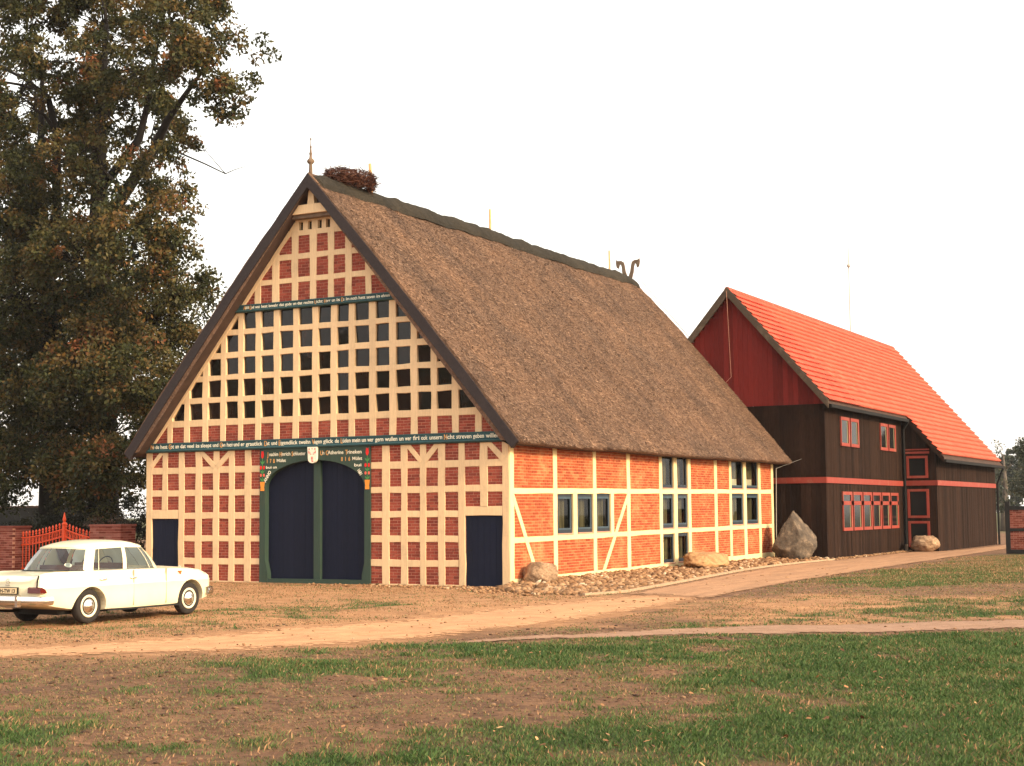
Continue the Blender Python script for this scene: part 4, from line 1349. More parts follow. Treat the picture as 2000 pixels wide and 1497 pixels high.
bl(m, 'antenna_mast', m_plain('mast_grey', (0.40, 0.36, 0.31), 0.5, 0.05))
# pantiles: rolled profile, each course overlapping the one below
tw_, tc = 0.235, 0.335
sl_ang = math.atan(BSL); cs, sn = math.cos(sl_ang), math.sin(sl_ang)
pv = []
for u_, h_ in ((0, 0.030), (0.22, 0.012), (0.45, 0.004), (0.68, 0.022), (0.84, 0.052), (1.0, 0.030)):
    pv.append((u_ * tw_, h_))
np_ = len(pv)
tv = []; tf = []
for (d0, lift) in ((-0.05, -0.012), (tc, 0.082)):
    for u_, h_ in pv:
        tv.append((d0 * cs + (h_ + lift) * sn, u_, -d0 * sn + (h_ + lift) * cs))
for u_, h_ in pv:
    tv.append((tc * cs + (h_ - 0.016) * sn - 0.03 * cs, u_, -tc * sn + (h_ - 0.016) * cs + 0.03 * sn))
for k in range(np_ - 1):
    tf.append((k, k + np_, k + np_ + 1, k + 1)); tf.append((k + np_, k + 2 * np_, k + 2 * np_ + 1, k + np_ + 1))
tme = bpy.data.meshes.new('roof_tile'); tme.from_pydata(tv, [], tf); tme.materials.append(M['tile']); tme.update()
spots = []
c = 0
while True:
    xx = RX + 0.10 + c * tc * cs
    if xx > EX2 - tc * cs * 0.6: break
    y = 22.31 + (0.0)
    while y < 48.7 - tw_ * 0.5:
        if xx < EX1 - tc * cs * 0.6 or y > YS - 0.02: spots.append((xx, y, bz(xx) + 0.0))
        y += tw_
    c += 1
dist = lambda s_: (s_[0] - 19.0195) ** 2 + (s_[1] - -35.1054) ** 2
spots.sort(key=dist)
for s_ in spots[:300]:
    o = obj_from('roof_tile', tme, roofb, (s_[0], s_[1], s_[2]), (1, 1, 1), (br_.gauss(0, 0.004), br_.gauss(0, 0.006), 0))
tvn = np.array(tv); tfn = np.array(tf); rest = np.array(spots[300:])
jz = RNG.normal(0, 0.002, len(rest))
RV = tvn[None] + rest[:, None, :]; RV[:, :, 2] += jz[:, None]
RF = tfn[None] + (np.arange(len(rest)) * len(tvn))[:, None, None]
tag(np_mesh('tile_field', RV.reshape(-1, 3), RF.reshape(-1, 4), M['tile'], roofb), kind='stuff')
m = MB()
for i in range(70):
    a = 22.3 + i * 0.378
    m.tube([(RX, a - 0.02, RZ - 0.03), (RX, a + 0.385, RZ - 0.045)], [0.125, 0.105], 8)
tag(m.build('ridge_tiles', M['tile'], roofb), kind='stuff')

# ------------------------------------------------------------------ boulders
def m_rock(name, a, b, c, lich=0.3):
    t = NT(name)
    p = t.pos()
    n = t.noise(p, 3.2, 8, 0.7); n2 = t.noise(p, 26, 5, 0.75)
    col = t.ramp(n, [(0.3, a), (0.52, b), (0.75, c)])
    col = t.mix(1.0, col, t.ramp(n2, [(0.3, (0.72, 0.72, 0.72)), (0.7, (1.22, 1.2, 1.16))]), 'MULTIPLY')
    return t.done(t.bsdf(col, 0.92, t.bump(t.math('ADD', n, t.math('MULTIPLY', n2, 0.4)), 0.8, 0.04), 0.2))


def boulder(label, loc, dims, cuts, mat, seed, rz=0.0, rough=0.12):
    bm = bmesh.new()
    bmesh.ops.create_icosphere(bm, subdivisions=5, radius=1.0)
    off = Vector((seed * 3.7, seed * 1.3, seed * 2.1))
    for v in bm.verts:
        p = v.co.copy()
        for nx_, ny__, nz_, d in cuts:
            n = Vector((nx_, ny__, nz_)).normalized()
            e = p.dot(n) - d
            if e > 0: p -= n * e * 0.94
        k = 1 + rough * mnoise.fractal(p * 1.6 + off, 1.0, 2.0, 5) + 0.35 * rough * mnoise.fractal(p * 6 + off, 1.0, 2.0, 4)
        v.co = Vector((p.x * k * dims[0], p.y * k * dims[1], p.z * k * dims[2]))
    zmin = min(v.co.z for v in bm.verts)
    for v in bm.verts: v.co.z -= zmin + dims[2] * 0.12
    me = bpy.data.meshes.new('boulder'); bm.to_mesh(me); bm.free()
    me.polygons.foreach_set('use_smooth', [True] * len(me.polygons))
    me.materials.append(mat)
    o = bpy.data.objects.new('boulder', me); COL.objects.link(o)
    o.location = loc; o.rotation_euler = (0, 0, rz)
    return tag(o, label, 'boulder', 'boulders set along the walls')


M['rock_tan'] = m_rock('rock_tan', (0.15, 0.088, 0.052), (0.34, 0.22, 0.135), (0.54, 0.39, 0.25))
M['rock_orange'] = m_rock('rock_orange', (0.24, 0.13, 0.06), (0.40, 0.23, 0.11), (0.50, 0.30, 0.15))
M['rock_grey'] = m_rock('rock_grey', (0.038, 0.031, 0.026), (0.105, 0.080, 0.060), (0.27, 0.195, 0.135))
boulder('rounded tan boulder at the house corner beside the brace', (0.50, 0.75, 0), (0.50, 0.42, 0.36), [(1, -0.5, 0.3, 0.72), (-0.8, -0.8, 0.3, 0.8), (0.2, 0.1, 1, 0.82)], M['rock_tan'], 3)
boulder('long low sandstone boulder under the middle side windows', (1.00, 11.6, 0), (0.70, 1.25, 0.36), [(0.2, 0, 1, 0.62), (0.9, -0.4, 0.5, 0.70), (0, -1, 0.5, 0.8)], M['rock_orange'], 7, 0.1)
boulder('tall pointed grey boulder between the two houses', (1.05, 20.6, 0), (0.95, 0.85, 1.05), [(0.95, -0.2, 0.62, 0.46), (-0.92, -0.15, 0.60, 0.44), (0.1, -1, 0.45, 0.55), (0, 1, 0.5, 0.55), (1, -0.6, -0.1, 0.72)], M['rock_grey'], 11, 0.0, 0.10)
boulder('rounded pale boulder by the stair windows of the boarded house', (2.85, 34.0, 0), (0.68, 0.55, 0.40), [(-1, -0.3, 0.2, 0.78), (0, 0, 1, 0.86)], M['rock_tan'], 17)

# ------------------------------------------------------------------ cobble bed along the side wall
def rnd_stones(n, poly, rmin, rmax, seed, squash=(0.5, 0.8), on=None):
    rg = np.random.default_rng(seed)
    bm = bmesh.new(); bmesh.ops.create_icosphere(bm, subdivisions=1, radius=1.0)
    bv = np.array([v.co[:] for v in bm.verts]); bf = np.array([[v.index for v in f.verts] for f in bm.faces]); bm.free()
    P = np.array(poly); lo, hi = P.min(0), P.max(0)
    pts = []
    while len(pts) < n:
        q = lo + (hi - lo) * rg.random((4 * n, 2)); q = q[in_poly(q[:, 0], q[:, 1], poly)]; pts.extend(q.tolist())
    pts = np.array(pts[:n])
    r = rmin + (rmax - rmin) * rg.random(n) ** 1.8
    sc = np.stack([r * rg.uniform(0.8, 1.35, n), r * rg.uniform(0.7, 1.1, n), r * rg.uniform(*squash, n)], 1)
    a = rg.uniform(0, 6.28, n); ca, sa = np.cos(a), np.sin(a)
    V = bv[None] * (1 + rg.normal(0, 0.10, (n, len(bv), 1))) * sc[:, None]
    tilt = rg.normal(0, 0.25, n)
    V[:, :, 2] += V[:, :, 0] * tilt[:, None]
    X = V[:, :, 0] * ca[:, None] - V[:, :, 1] * sa[:, None] + pts[:, :1]
    Y = V[:, :, 0] * sa[:, None] + V[:, :, 1] * ca[:, None] + pts[:, 1:]
    zb = (on(pts) if on else 0) + rg.uniform(-0.01, 0.04, n)
    Z = V[:, :, 2] + zb[:, None]
    return np.stack([X, Y, Z], 2).reshape(-1, 3), (bf[None] + (np.arange(n) * len(bv))[:, None, None]).reshape(-1, 3)


bed = [(0.02, 0.0)] + [(0.3, -1.3), (1.6, -2.6), (3.0, -3.0)] + [(x - 0.06, y) for x, y in KERB] + [(1.70, 22.4), (0.1, 22.4)]
M['cobble'] = m_pieces('cobble', [(0, (0.13, 0.070, 0.035)), (0.35, (0.25, 0.13, 0.062)), (0.65, (0.33, 0.185, 0.092)), (0.93, (0.40, 0.245, 0.135)), (1, (0.55, 0.43, 0.30))], 0.85, 18, 0.3)
slopez = lambda p: 0.10 * np.clip(1 - p[:, 0] / 3.2, 0, 1) * np.clip((p[:, 1] + 1.5) / 2, 0, 1)
v1, f1 = rnd_stones(5200, bed, 0.04, 0.115, 5, on=slopez)
cob = np_mesh('cobble_bed', v1, f1, M['cobble'], smooth=False)
tag(cob, 'bed of loose tan fieldstones along the brick side wall', 'stones', kind='stuff')
v1, f1 = rnd_stones(500, [(1.80, 22.6), (2.12, 22.6), (2.12, 34.6), (1.80, 34.6)], 0.03, 0.07, 6)
tag(np_mesh('gravel_strip', v1, f1, M['cobble']), 'thin strip of pebbles at the foot of the boarded wall', 'gravel', kind='stuff')
v1, f1 = rnd_stones(420, [(-6, -0.5), (0.3, -0.25), (3.2, -3.0), (2.6, -4.2), (-1, -1.7), (-6, -1.3)], 0.02, 0.06, 8)
tag(np_mesh('scattered_stones', v1, f1, M['cobble']), 'small loose stones scattered before the brick gable', 'stones', kind='stuff')
m = MB(); m.prism([(0.0, 0.06), (0.0, -0.05), (3.3, -0.05), (3.2, 0.0)], 0.0, 22.5)   # earth under the stones
bedm = MB(); n = len(bed)
bedm.add([(x, y, 0.012) for x, y in bed], [tuple(range(n))])
tag(bedm.build('stone_bed_earth', m_plain('bed_earth', (0.17, 0.10, 0.055), 0.95, 0.3, 8, bump=0.5)), 'bare earth beneath the fieldstones', 'ground', kind='structure')


# ------------------------------------------------------------------ parked car
def paint():
    t = NT('car_paint')
    n = t.noise(t.pos(), 3, 4)
    c = t.ramp(n, [(0.3, (0.70, 0.63, 0.44)), (0.7, (0.76, 0.69, 0.49))])
    b = t.bsdf(c, 0.32, None, 0.5)
    b.inputs['Coat Weight'].default_value = 0.6; b.inputs['Coat Roughness'].default_value = 0.08
    return t.done(b)
M['paint'] = paint()
M['tyre'] = m_plain('tyre', (0.022, 0.018, 0.016), 0.85, 0.3, 20, bump=0.2)
M['rubber'] = m_plain('rubber', (0.012, 0.012, 0.012), 0.7, 0.2, 10)
M['seat_red'] = m_plain('seat', (0.12, 0.035, 0.02), 0.6, 0.2, 8)
M['lamp_red'] = NT('lamp_red').mat
_t = NT('lamp_red'); M['lamp_red'] = _t.done(_t.bsdf((0.09, 0.006, 0.006), 0.12, None, 0.6))
_t = NT('lamp_amber'); M['lamp_amber'] = _t.done(_t.bsdf((0.55, 0.12, 0.02), 0.15, None, 0.6))
_t = NT('lamp_clear'); M['lamp_clear'] = _t.done(_t.bsdf((0.7, 0.7, 0.66), 0.08, None, 0.6))

car = empty('parked_car', (-1.79, -12.95, 0.0), math.radians(89.0))
tag(car, 'cream vintage saloon with tailfins and chrome bumpers parked before the gable', 'car')
ST = np.array([  # x, zb, wmax, z_edge, w_edge, zc
    (-2.50, .46, .70, .86, .66, .80), (-2.46, .40, .76, .915, .715, .85), (-2.36, .36, .81, .945, .745, .895), (-2.15, .32, .85, .955, .765, .925), (-1.85, .27, .875, .955, .78, .95), (-1.5, .24, .89, .95, .79, .96),
    (-1.0, .22, .895, .945, .80, .95), (-.3, .21, .898, .94, .80, .95), (.4, .21, .897, .93, .80, .945), (.75, .21, .893, .925, .80, .95), (1.1, .22, .887, .915, .785, .962), (1.5, .24, .878, .895, .755, .935),
    (1.75, .27, .865, .87, .715, .895), (1.90, .30, .84, .835, .665, .85), (1.98, .34, .80, .79, .61, .79), (2.03, .40, .75, .72, .55, .72), (2.05, .46, .68, .64, .50, .64)])
xs_ = np.unique(np.concatenate([np.linspace(-2.50, 2.05, 70), ST[:, 0]]))
par = [np.interp(xs_, ST[:, 0], ST[:, k]) for k in range(1, 6)]
secs = []
for i, x in enumerate(xs_):
    zb, wm, ze, we, zc = (p[i] for p in par)
    half = [(0, zb), (wm * 0.80, zb), (wm * 0.955, zb + 0.025), (wm * 0.975, zb + 0.07), (wm * 0.99, zb + 0.16), (wm, 0.5 * (zb + .16) + 0.5 * (.66)), (wm, .655), (wm + 0.004, .672), (wm - 0.014, .70),
            (wm - 0.018, .70 + (ze - .70) * .45), (we + (wm - we) * .45, ze - 0.035), (we, ze), (we - 0.035, ze - (0.012 if x < -1.7 else -0.004)), (we * .78, ze * .45 + zc * .55 - (0.02 if x < -1.7 else 0)), (we * .45, zc - 0.008), (0, zc)]
    if ze < 0.74: half = [(a, min(b, zb + (ze - zb) * (k / 11) if 3 < k < 11 else b)) for k, (a, b) in enumerate(half)]
    ring = [(x, -a, b) for a, b in half] + [(x, a, b) for a, b in half[-2:0:-1]]
    secs.append(ring)
ns = len(secs[0])
mb = MB()
mb.add([q for r in secs for q in r], [(i * ns + k, i * ns + (k + 1) % ns, (i + 1) * ns + (k + 1) % ns, (i + 1) * ns + k) for i in range(len(secs) - 1) for k in range(ns)] + [tuple(range(ns - 1, -1, -1)), tuple(range((len(secs) - 1) * ns, len(secs) * ns))])
body = mb.build('body', [M['paint'], M['rubber']], car)
body.data.polygons.foreach_set('use_smooth', [True] * len(body.data.polygons))
bmx = bmesh.new(); bmx.from_mesh(body.data); bmesh.ops.recalc_face_normals(bmx, faces=bmx.faces); bmx.to_mesh(body.data); bmx.free()
cut = MB()
WR = 0.315
for x0, rr, sq in ((1.35, 0.375, 1.0), (-1.35, 0.375, 0.94)):
    for s in (-1, 1):
        n = 32
        pts = []
        for k in range(n):
            a = 2 * math.pi * k / n
            px_, pz_ = rr * math.cos(a), rr * math.sin(a) * sq
            if x0 < 0 and px_ < 0 and pz_ < 0.25: px_ *= 1.0 + 0.25 * max(0, min(1, (0.25 - pz_) / 0.4))
            if pz_ < -0.1: px_ *= 1.08
            pts.append((x0 + px_, 0.315 + pz_))
        cut.prism(pts, s * 0.56, s * 1.1, 'y', 1)
cuto = cut.build('cutter', [M['paint'], M['rubber']])
bmx = bmesh.new(); bmx.from_mesh(cuto.data); bmesh.ops.recalc_face_normals(bmx, faces=bmx.faces); bmx.to_mesh(cuto.data); bmx.free()
md = body.modifiers.new('arches', 'BOOLEAN'); md.operation = 'DIFFERENCE'; md.solver = 'EXACT'; md.object = cuto
cuto.parent = car
bpy.context.view_layer.update()
dg = bpy.context.evaluated_depsgraph_get()
nm_ = bpy.data.meshes.new_from_object(body.evaluated_get(dg))
body.modifiers.clear(); body.data = nm_
bpy.data.objects.remove(cuto)
nm_.materials.clear(); nm_.materials.append(M['paint']); nm_.materials.append(M['rubber'])
try:
    bmx = bmesh.new(); bmx.from_mesh(nm_)
    for e in bmx.edges:
        if len(e.link_faces) == 2 and e.calc_face_angle(0) > math.radians(38): e.smooth = False
    bmx.to_mesh(nm_); bmx.free()
except Exception as ex: print('sharp', ex)

# greenhouse: matching points round belt and roof edge (right half, rear to front)
BELT = [(-1.82, 0, .955), (-1.78, -.36, .955), (-1.62, -.59, .955), (-1.34, -.70, .955), (-1.17, -.735, .955), (-1.03, -.745, .95), (-.42, -.752, .945), (-.32, -.752, .945), (.31, -.742, .94), (.45, -.73, .94), (.53, -.70, .94), (.63, -.635, .945), (.78, -.38, .955), (.83, 0, .96)]
ROOF = [(-1.40, 0, 1.375), (-1.38, -.30, 1.37), (-1.32, -.47, 1.36), (-1.17, -.575, 1.35), (-.98, -.595, 1.365), (-.90, -.60, 1.37), (-.34, -.61, 1.388), (-.26, -.61, 1.388), (.08, -.60, 1.38), (.19, -.59, 1.372), (.22, -.575, 1.365), (.28, -.53, 1.36), (.37, -.30, 1.375), (.40, 0, 1.385)]
KIND = ['g', 'g', 'g', 'p', 'w', 'w', 'p', 'w', 'w', 'p', 'p', 'g', 'g']
def gh(i, t, v, s):
    b = Vector(BELT[i]).lerp(Vector(BELT[i + 1]), t); r = Vector(ROOF[i]).lerp(Vector(ROOF[i + 1]), t)
    q = b.lerp(r, v); k = 0.028 * math.sin(math.pi * v)
    d = Vector((b.x + 0.3, b.y, 0)); d = d.normalized() if d.length > 0 else d
    q = q + d * k * (1 if abs(b.y) > 0.5 else 0.6)
    return Vector((q.x, q.y * s, q.z))
pill = MB(); glassf = {'rear': MB(), 'front': MB(), 'side': []}
def patch(m, i, s, t0, t1, v0, v1, inset=0.0, nt=3, nv=4):
    vs = []
    for a in range(nt + 1):
        for b in range(nv + 1):
            q = gh(i, t0 + (t1 - t0) * a / nt, v0 + (v1 - v0) * b / nv, s)
            if inset: q = q - Vector((math.copysign(1, q.x + .3) * inset * (0.9 if KIND[i] == 'g' else 0.0), math.copysign(1, q.y) * inset * (0.4 if KIND[i] == 'g' else 1), 0))
            vs.append(q)
    fs = [(a * (nv + 1) + b, (a + 1) * (nv + 1) + b, (a + 1) * (nv + 1) + b + 1, a * (nv + 1) + b + 1) for a in range(nt) for b in range(nv)]
    if s < 0: fs = [tuple(reversed(f)) for f in fs]
    m.add(vs, fs)
for s in (1, -1):
    for i, k in enumerate(KIND):
        lo, hi = (0.02, 0.93) if k == 'w' else (0.015, 0.965)
        if k == 'p': patch(pill, i, s, 0, 1, -0.03, 1.0)
        else:
            patch(pill, i, s, 0, 1, hi, 1.0, nv=1); patch(pill, i, s, 0, 1, -0.05, lo, nv=1)
            if i in (2, 11): # rounded glass ends toward the pillar
                g = glassf['rear' if i == 2 else 'front']
                if i == 2: patch(g, i, s, 0, 0.88, lo, hi, 0.012); patch(pill, i, s, 0.88, 1, lo, hi)
                else: patch(g, i, s, 0.08, 1, lo, hi, 0.012); patch(pill, i, s, 0, 0.08, lo, hi)
            elif k == 'g': patch(glassf['rear' if i < 3 else 'front'], i, s, 0, 1, lo, hi, 0.012)
            else:
                m = MB(); patch(m, i, s, 0.03, 0.97, lo, hi, 0.010); glassf['side'].append(m)
                if i == 4: patch(pill, i, s, 0.90, 1, lo, hi)
                if i == 8: patch(pill, i, s, 0.0, 0.10, lo, hi)
# roof skin
rim = [Vector(p) for p in ROOF] + [Vector((p[0], -p[1], p[2])) for p in ROOF[-2:0:-1]]
cx_ = sum(p.x for p in rim) / len(rim)
rv = []; steps = [1.0, 1.012, 0.985, 0.93, 0.8, 0.6, 0.35]
for k, sc_ in enumerate(steps):
    for p in rim:
        q = Vector((cx_ + (p.x - cx_) * sc_, p.y * sc_, 0))
        top = 1.497 - 0.018 * ((p.x * sc_ - cx_) / 0.7) ** 2
        q.z = p.z + (0.012 if k == 1 else 0) if k < 2 else p.z + (top - p.z) * (1 - sc_ ** 3.2) ** 0.9 + 0.012
        rv.append(q)
nr = len(rim)
rf = [(k * nr + j, k * nr + (j + 1) % nr, (k + 1) * nr + (j + 1) % nr, (k + 1) * nr + j) for k in range(len(steps) - 1) for j in range(nr)]
rv.append(Vector((cx_, 0, 1.508))); rf += [((len(steps) - 1) * nr + j, (len(steps) - 1) * nr + (j + 1) % nr, len(rv) - 1) for j in range(nr)]
rm = MB(); rm.add(rv, rf); rm.build('roof', M['paint'], car, smooth=True)
po = pill.build('pillars', M['paint'], car, smooth=True)
bmx = bmesh.new(); bmx.from_mesh(po.data); bmesh.ops.remove_doubles(bmx, verts=bmx.verts, dist=0.0005); bmesh.ops.recalc_face_normals(bmx, faces=bmx.faces); bmx.to_mesh(po.data); bmx.free()
rw_ = glassf['rear'].build('rear_window', M['car_glass'], car, smooth=True)
glassf['front'].build('windscreen', M['car_glass'], car, smooth=True)
for m in glassf['side']: m.build('side_window', M['car_glass'], car, smooth=True)
m = MB(); m.lathe([(0.05, 0), (0.05, 0.003)], (0, 0, 0), 16); st_ = m.build('sticker', M['white_paint'], rw_); st_.scale = (1, 1.3, 1); st_.location = (-1.56, -0.50, 1.06); st_.rotation_euler = (0.25, math.radians(-52), math.radians(38))

def wheel(x, y, s):
    w = MB(); prof = [(0.20, -0.075), (0.255, -0.088), (0.295, -0.080), (0.312, -0.055), (0.315, 0), (0.312, 0.055), (0.295, 0.080), (0.255, 0.088), (0.20, 0.075)]
    w.lathe(prof, (0, 0, 0), 36, 'y')
    o = w.build('wheel', M['tyre'], car, smooth=True, loc=(x, y, 0.315))
    r = MB(); f = lambda h: s * h
    r.lathe([(0.205, f(0.06)), (0.205, f(0.083)), (0.190, f(0.088)), (0.150, f(0.070)), (0.135, f(0.055))], (0, 0, 0), 32, 'y'); ro = r.build('rim', M['paint'], o, smooth=True)
    h = MB(); h.lathe([(0.138, f(0.06)), (0.132, f(0.085)), (0.10, f(0.105)), (0.055, f(0.118)), (0.05, f(0.125)), (0.02, f(0.13))], (0, 0, 0), 28, 'y'); h.build('hubcap', M['chrome'], o, smooth=True)
for x in (1.35, -1.35):
    for s in (1, -1): wheel(x, s * 0.745, s)
# bumpers, lamps, plate, trim
m = MB()
bump = [(-2.30, -.885), (-2.42, -.862), (-2.52, -.79), (-2.58, -.64), (-2.60, -.33), (-2.61, 0)]
bump = bump + [(x, -y) for x, y in bump[-2::-1]]
vs = []
bp = [(0.0, .385), (.035, .40), (.05, .44), (.05, .49), (.03, .535), (0.0, .545)]
for i, (x, y) in enumerate(bump):
    d = Vector((x + 1.6, y * 1.6, 0)).normalized() if abs(y) < .8 else Vector((-0.15, math.copysign(1, y), 0)).normalized()
    for o_, z in bp: vs.append((x + d.x * o_, y + d.y * o_, z))
k = len(bp)
m.add(vs, [(i * k + j, i * k + j + 1, (i + 1) * k + j + 1, (i + 1) * k + j) for i in range(len(bump) - 1) for j in range(k - 1)])
for i in (0, len(bump) - 1): pass
bo = m.build('rear_bumper', M['chrome'], car, smooth=True)
m = MB()
fb = [(1.80, -.88), (2.0, -.83), (2.10, -.68), (2.15, -.35), (2.16, 0)]; fb = fb + [(x, -y) for x, y in fb[-2::-1]]
vs = []
for x, y in fb:
    d = Vector((max(0.1, x - 1.6), y * .8, 0)).normalized()
    for o_, z in bp: vs.append((x + d.x * o_, y + d.y * o_, z - 0.02))
m.add(vs, [(i * k + j, i * k + j + 1, (i + 1) * k + j + 1, (i + 1) * k + j) for i in range(len(fb) - 1) for j in range(k - 1)])
m.build('front_bumper', M['chrome'], car, smooth=True)
for s in (1, -1):
    m = MB()
    m.prism([(-2.535, .60), (-2.38, .60), (-2.41, .66), (-2.50, .705), (-2.53, .69)], s * .52, s * .835, 'y')
    o = m.build('taillight', M['lamp_red'], car)
    m = MB(); m.lathe([(0.02, 0), (0.085, 0.005), (0.095, 0.03), (0.08, 0.05), (0.03, 0.06)], (2.0, s * .62, .70), 16, 'x'); m.build('headlight', M['lamp_clear'], car, smooth=True)
    m = MB(); m.tube([(-2.462, s * .718, .905), (-2.497, s * .722, .82), (-2.502, s * .718, .70)], 0.014, 6); m.build('fin_edge_shade', M['iron'], car)  # dark line imitates the shading along the fin's rear edge
    for x in (-1.12, -.34):
        m = MB(); m.tube([(x - .02, s * .882, .79), (x - .01, s * .905, .79), (x + .12, s * .908, .79), (x + .14, s * .882, .79)], [.012, .013, .013, .012], 6); m.build('door_handle', M['chrome'], car, smooth=True)
    for x in (-.27, .62):   # shut lines
        m = MB(); m.box(x - .003, x + .003, s * .86, s * .9005 if s > 0 else s * .9005, .27, .93) if s > 0 else m.box(x - .003, x + .003, -.9005, -.86, .27, .93)
        m.build('shut_line', m_plain('shut', (0.46, 0.39, 0.24), 0.7), car)
    m = MB(); m.prism([(.98, .87), (1.06, .87), (1.03, .80)], s * .85, s * .895, 'y'); m.build('indicator', M['lamp_amber'], car)
    m = MB(); m.box(-.95, 1.0, min(s * .80, s * .895), max(s * .80, s * .895), .205, .225); m.build('sill_shadow', M['rubber'], car)
m = MB(); m.box(-2.54, -2.505, -.27, .27, .575, .70); pl_ = m.build('number_plate', M['rubber'], car)
m = MB(); m.box(-2.546, -2.541, -.255, .255, .587, .688); m.build('plate_face', m_plain('plate', (0.72, 0.55, 0.33), 0.5, 0.05), pl_)
cu = bpy.data.curves.new('plate_text', 'FONT'); cu.body = 'HH-TW 13'; cu.size = 0.10; cu.align_x = 'CENTER'; cu.extrude = 0.001; cu.offset = 0.002
tmp = bpy.data.objects.new('plate_tmp', cu); COL.objects.link(tmp)
me = bpy.data.meshes.new_from_object(tmp.evaluated_get(bpy.context.evaluated_depsgraph_get())); bpy.data.objects.remove(tmp)
co = np.zeros(len(me.vertices) * 3); me.vertices.foreach_get('co', co); co = co.reshape(-1, 3)
me.vertices.foreach_set('co', np.stack([np.full(len(co), -2.5475) - co[:, 2], -co[:, 0] * 0.95, .60 + co[:, 1]], 1).ravel()); me.update()
me.materials.clear(); me.materials.append(M['rubber'])
o = bpy.data.objects.new('plate_lettering', me); COL.objects.link(o); o.parent = pl_
m = MB(); n = 20
m.tube([(-2.50, .045 * math.cos(2 * math.pi * i / n), .80 + .045 * math.sin(2 * math.pi * i / n)) for i in range(n + 1)], .006, 5, caps=False)
for a in (90, 210, 330): m.tube([(-2.50, 0, .80), (-2.50, .042 * math.cos(math.radians(a)), .80 + .042 * math.sin(math.radians(a)))], [.008, .003], 5)
m.tube([(-2.51, -.05, .735), (-2.53, 0, .735), (-2.51, .05, .735)], .010, 5); m.build('boot_badge', M['chrome'], car)
m = MB(); m.box(-2.47, -2.44, -.68, .68, .715, .72); m.build('boot_line', m_plain('shut2', (0.25, 0.2, 0.13), 0.7), car)
m = MB(); m.tube([(1.98, 0, .82), (1.98, 0, .875)], .006, 6); m.tube([(1.98, .028 * math.cos(2 * math.pi * i / 16), .90 + .028 * math.sin(2 * math.pi * i / 16)) for i in range(17)], .005, 5, caps=False); m.build('bonnet_ornament', M['chrome'], car)
m = MB(); m.tube([(1.25, .74, .92), (1.24, .74, 1.0)], .008, 6); m.lathe([(0.02, .0), (.055, .008), (.055, .02), (.02, .035)], (1.22, .74, 1.03), 12, 'x'); m.build('wing_mirror', M['chrome'], car, smooth=True)
m = MB(); m.tube([(.86, .74, .93), (.62, .76, 1.55)], [.005, .003], 5); m.build('aerial', M['chrome'], car)
m = MB(); m.box(-.30, -.16, -.62, .62, .955, 1.06); m.build('front_seat', M['seat_red'], car)
m = MB(); m.box(-1.22, -1.08, -.58, .58, .955, 1.04); m.build('rear_seat', M['seat_red'], car)
m = MB(); m.tube([(.22 + .06 * math.sin(2 * math.pi * i / 20), .33 + .19 * math.cos(2 * math.pi * i / 20), .99 + .17 * math.sin(2 * math.pi * i / 20)) for i in range(21)], .011, 6, caps=False); m.build('steering_wheel', M['rubber'], car)
m = MB(); m.tube([(-1.9, .35, .235), (-2.5, .35, .27)], .028, 8); m.build('exhaust', M['iron'], car)
m = MB(); m.box(-1.8, 1.7, -.50, .50, .17, .26); m.build('underbody', M['rubber'], car)

for s in (1, -1):
    m = MB(); m.tube([(x, (y - .012) * s, z + .004) for x, y, z in BELT[4:10]], .009, 5); m.build('window_trim', M['chrome'], car)
m = MB(); m.tube([(x - .012, y, z + .006) for x, y, z in BELT[3::-1]] + [(x - .012, -y, z + .006) for x, y, z in BELT[1:4]], .010, 5); m.build('rear_window_seal', M['rubber'], car)
for s in (1, -1):
    m = MB(); m.box(-2.685, -2.60, s * .40 - .03, s * .40 + .03, .36, .57); m.build('overrider', M['chrome'], car)
# ------------------------------------------------------------------ red iron gate between brick piers
M['gate_red'] = m_plain('gate_red', (0.68, 0.075, 0.020), 0.5, 0.15, 5)
GYP = 2.0
gate = tag(empty('iron_gate', (-19.8, GYP, 0)), 'double-leaf spiked gate of bright red iron bars behind the car', 'gate')
def pick(m, x, z1, z0=0.12, r=0.016):
    m.tube([(x, 0, z0), (x, 0, z1 - 0.16)], r, 6, caps=False)
    m.lathe([(r, -0.16), (0.035, -0.13), (0.022, -0.09), (0.040, -0.05), (0.012, 0.02)], (x, 0, z1), 6)
Wg = 3.36
nb = 22
for i in range(nb):
    x = 0.10 + (Wg - 0.2) * i / (nb - 1)
    if abs(x - Wg * 0.585) < 0.09: continue
    t = x / (Wg * 0.585) if x < Wg * 0.585 else (Wg - x) / (Wg * 0.415)
    z = 1.42 + 0.32 * t ** 1.6
    m = MB(); pick(m, x, z); m.build('bar', M['gate_red'], gate, smooth=False)
xm_ = Wg * 0.585
for z0, amt in ((1.22, 0.30), (0.98, 0.30), (0.20, 0.0)):
    for a, b in ((0.03, xm_ - 0.03), (xm_ + 0.03, Wg - 0.03)):
        m = MB(); pts = []
        for i in range(13):
            x = a + (b - a) * i / 12
            t = x / xm_ if x < xm_ else (Wg - x) / (Wg - xm_)
            pts.append((x, 0, z0 + amt * t ** 1.6))
        m.tube(pts, 0.022, 6); m.build('rail', M['gate_red'], gate)
rg_ = MB()
for i in range(nb * 2):
    x = 0.1 + (Wg - .2) * i / (nb * 2 - 1)
    if abs(x - xm_) < 0.09: continue
    t = x / xm_ if x < xm_ else (Wg - x) / (Wg - xm_)
    z = 1.10 + 0.30 * t ** 1.6
    rg_.tube([(x + .05 * math.cos(2 * math.pi * k / 8), 0, z + .09 * math.sin(2 * math.pi * k / 8)) for k in range(9)], .008, 4, caps=False)
tag(rg_.build('scroll_rings', M['gate_red'], gate), kind='stuff')
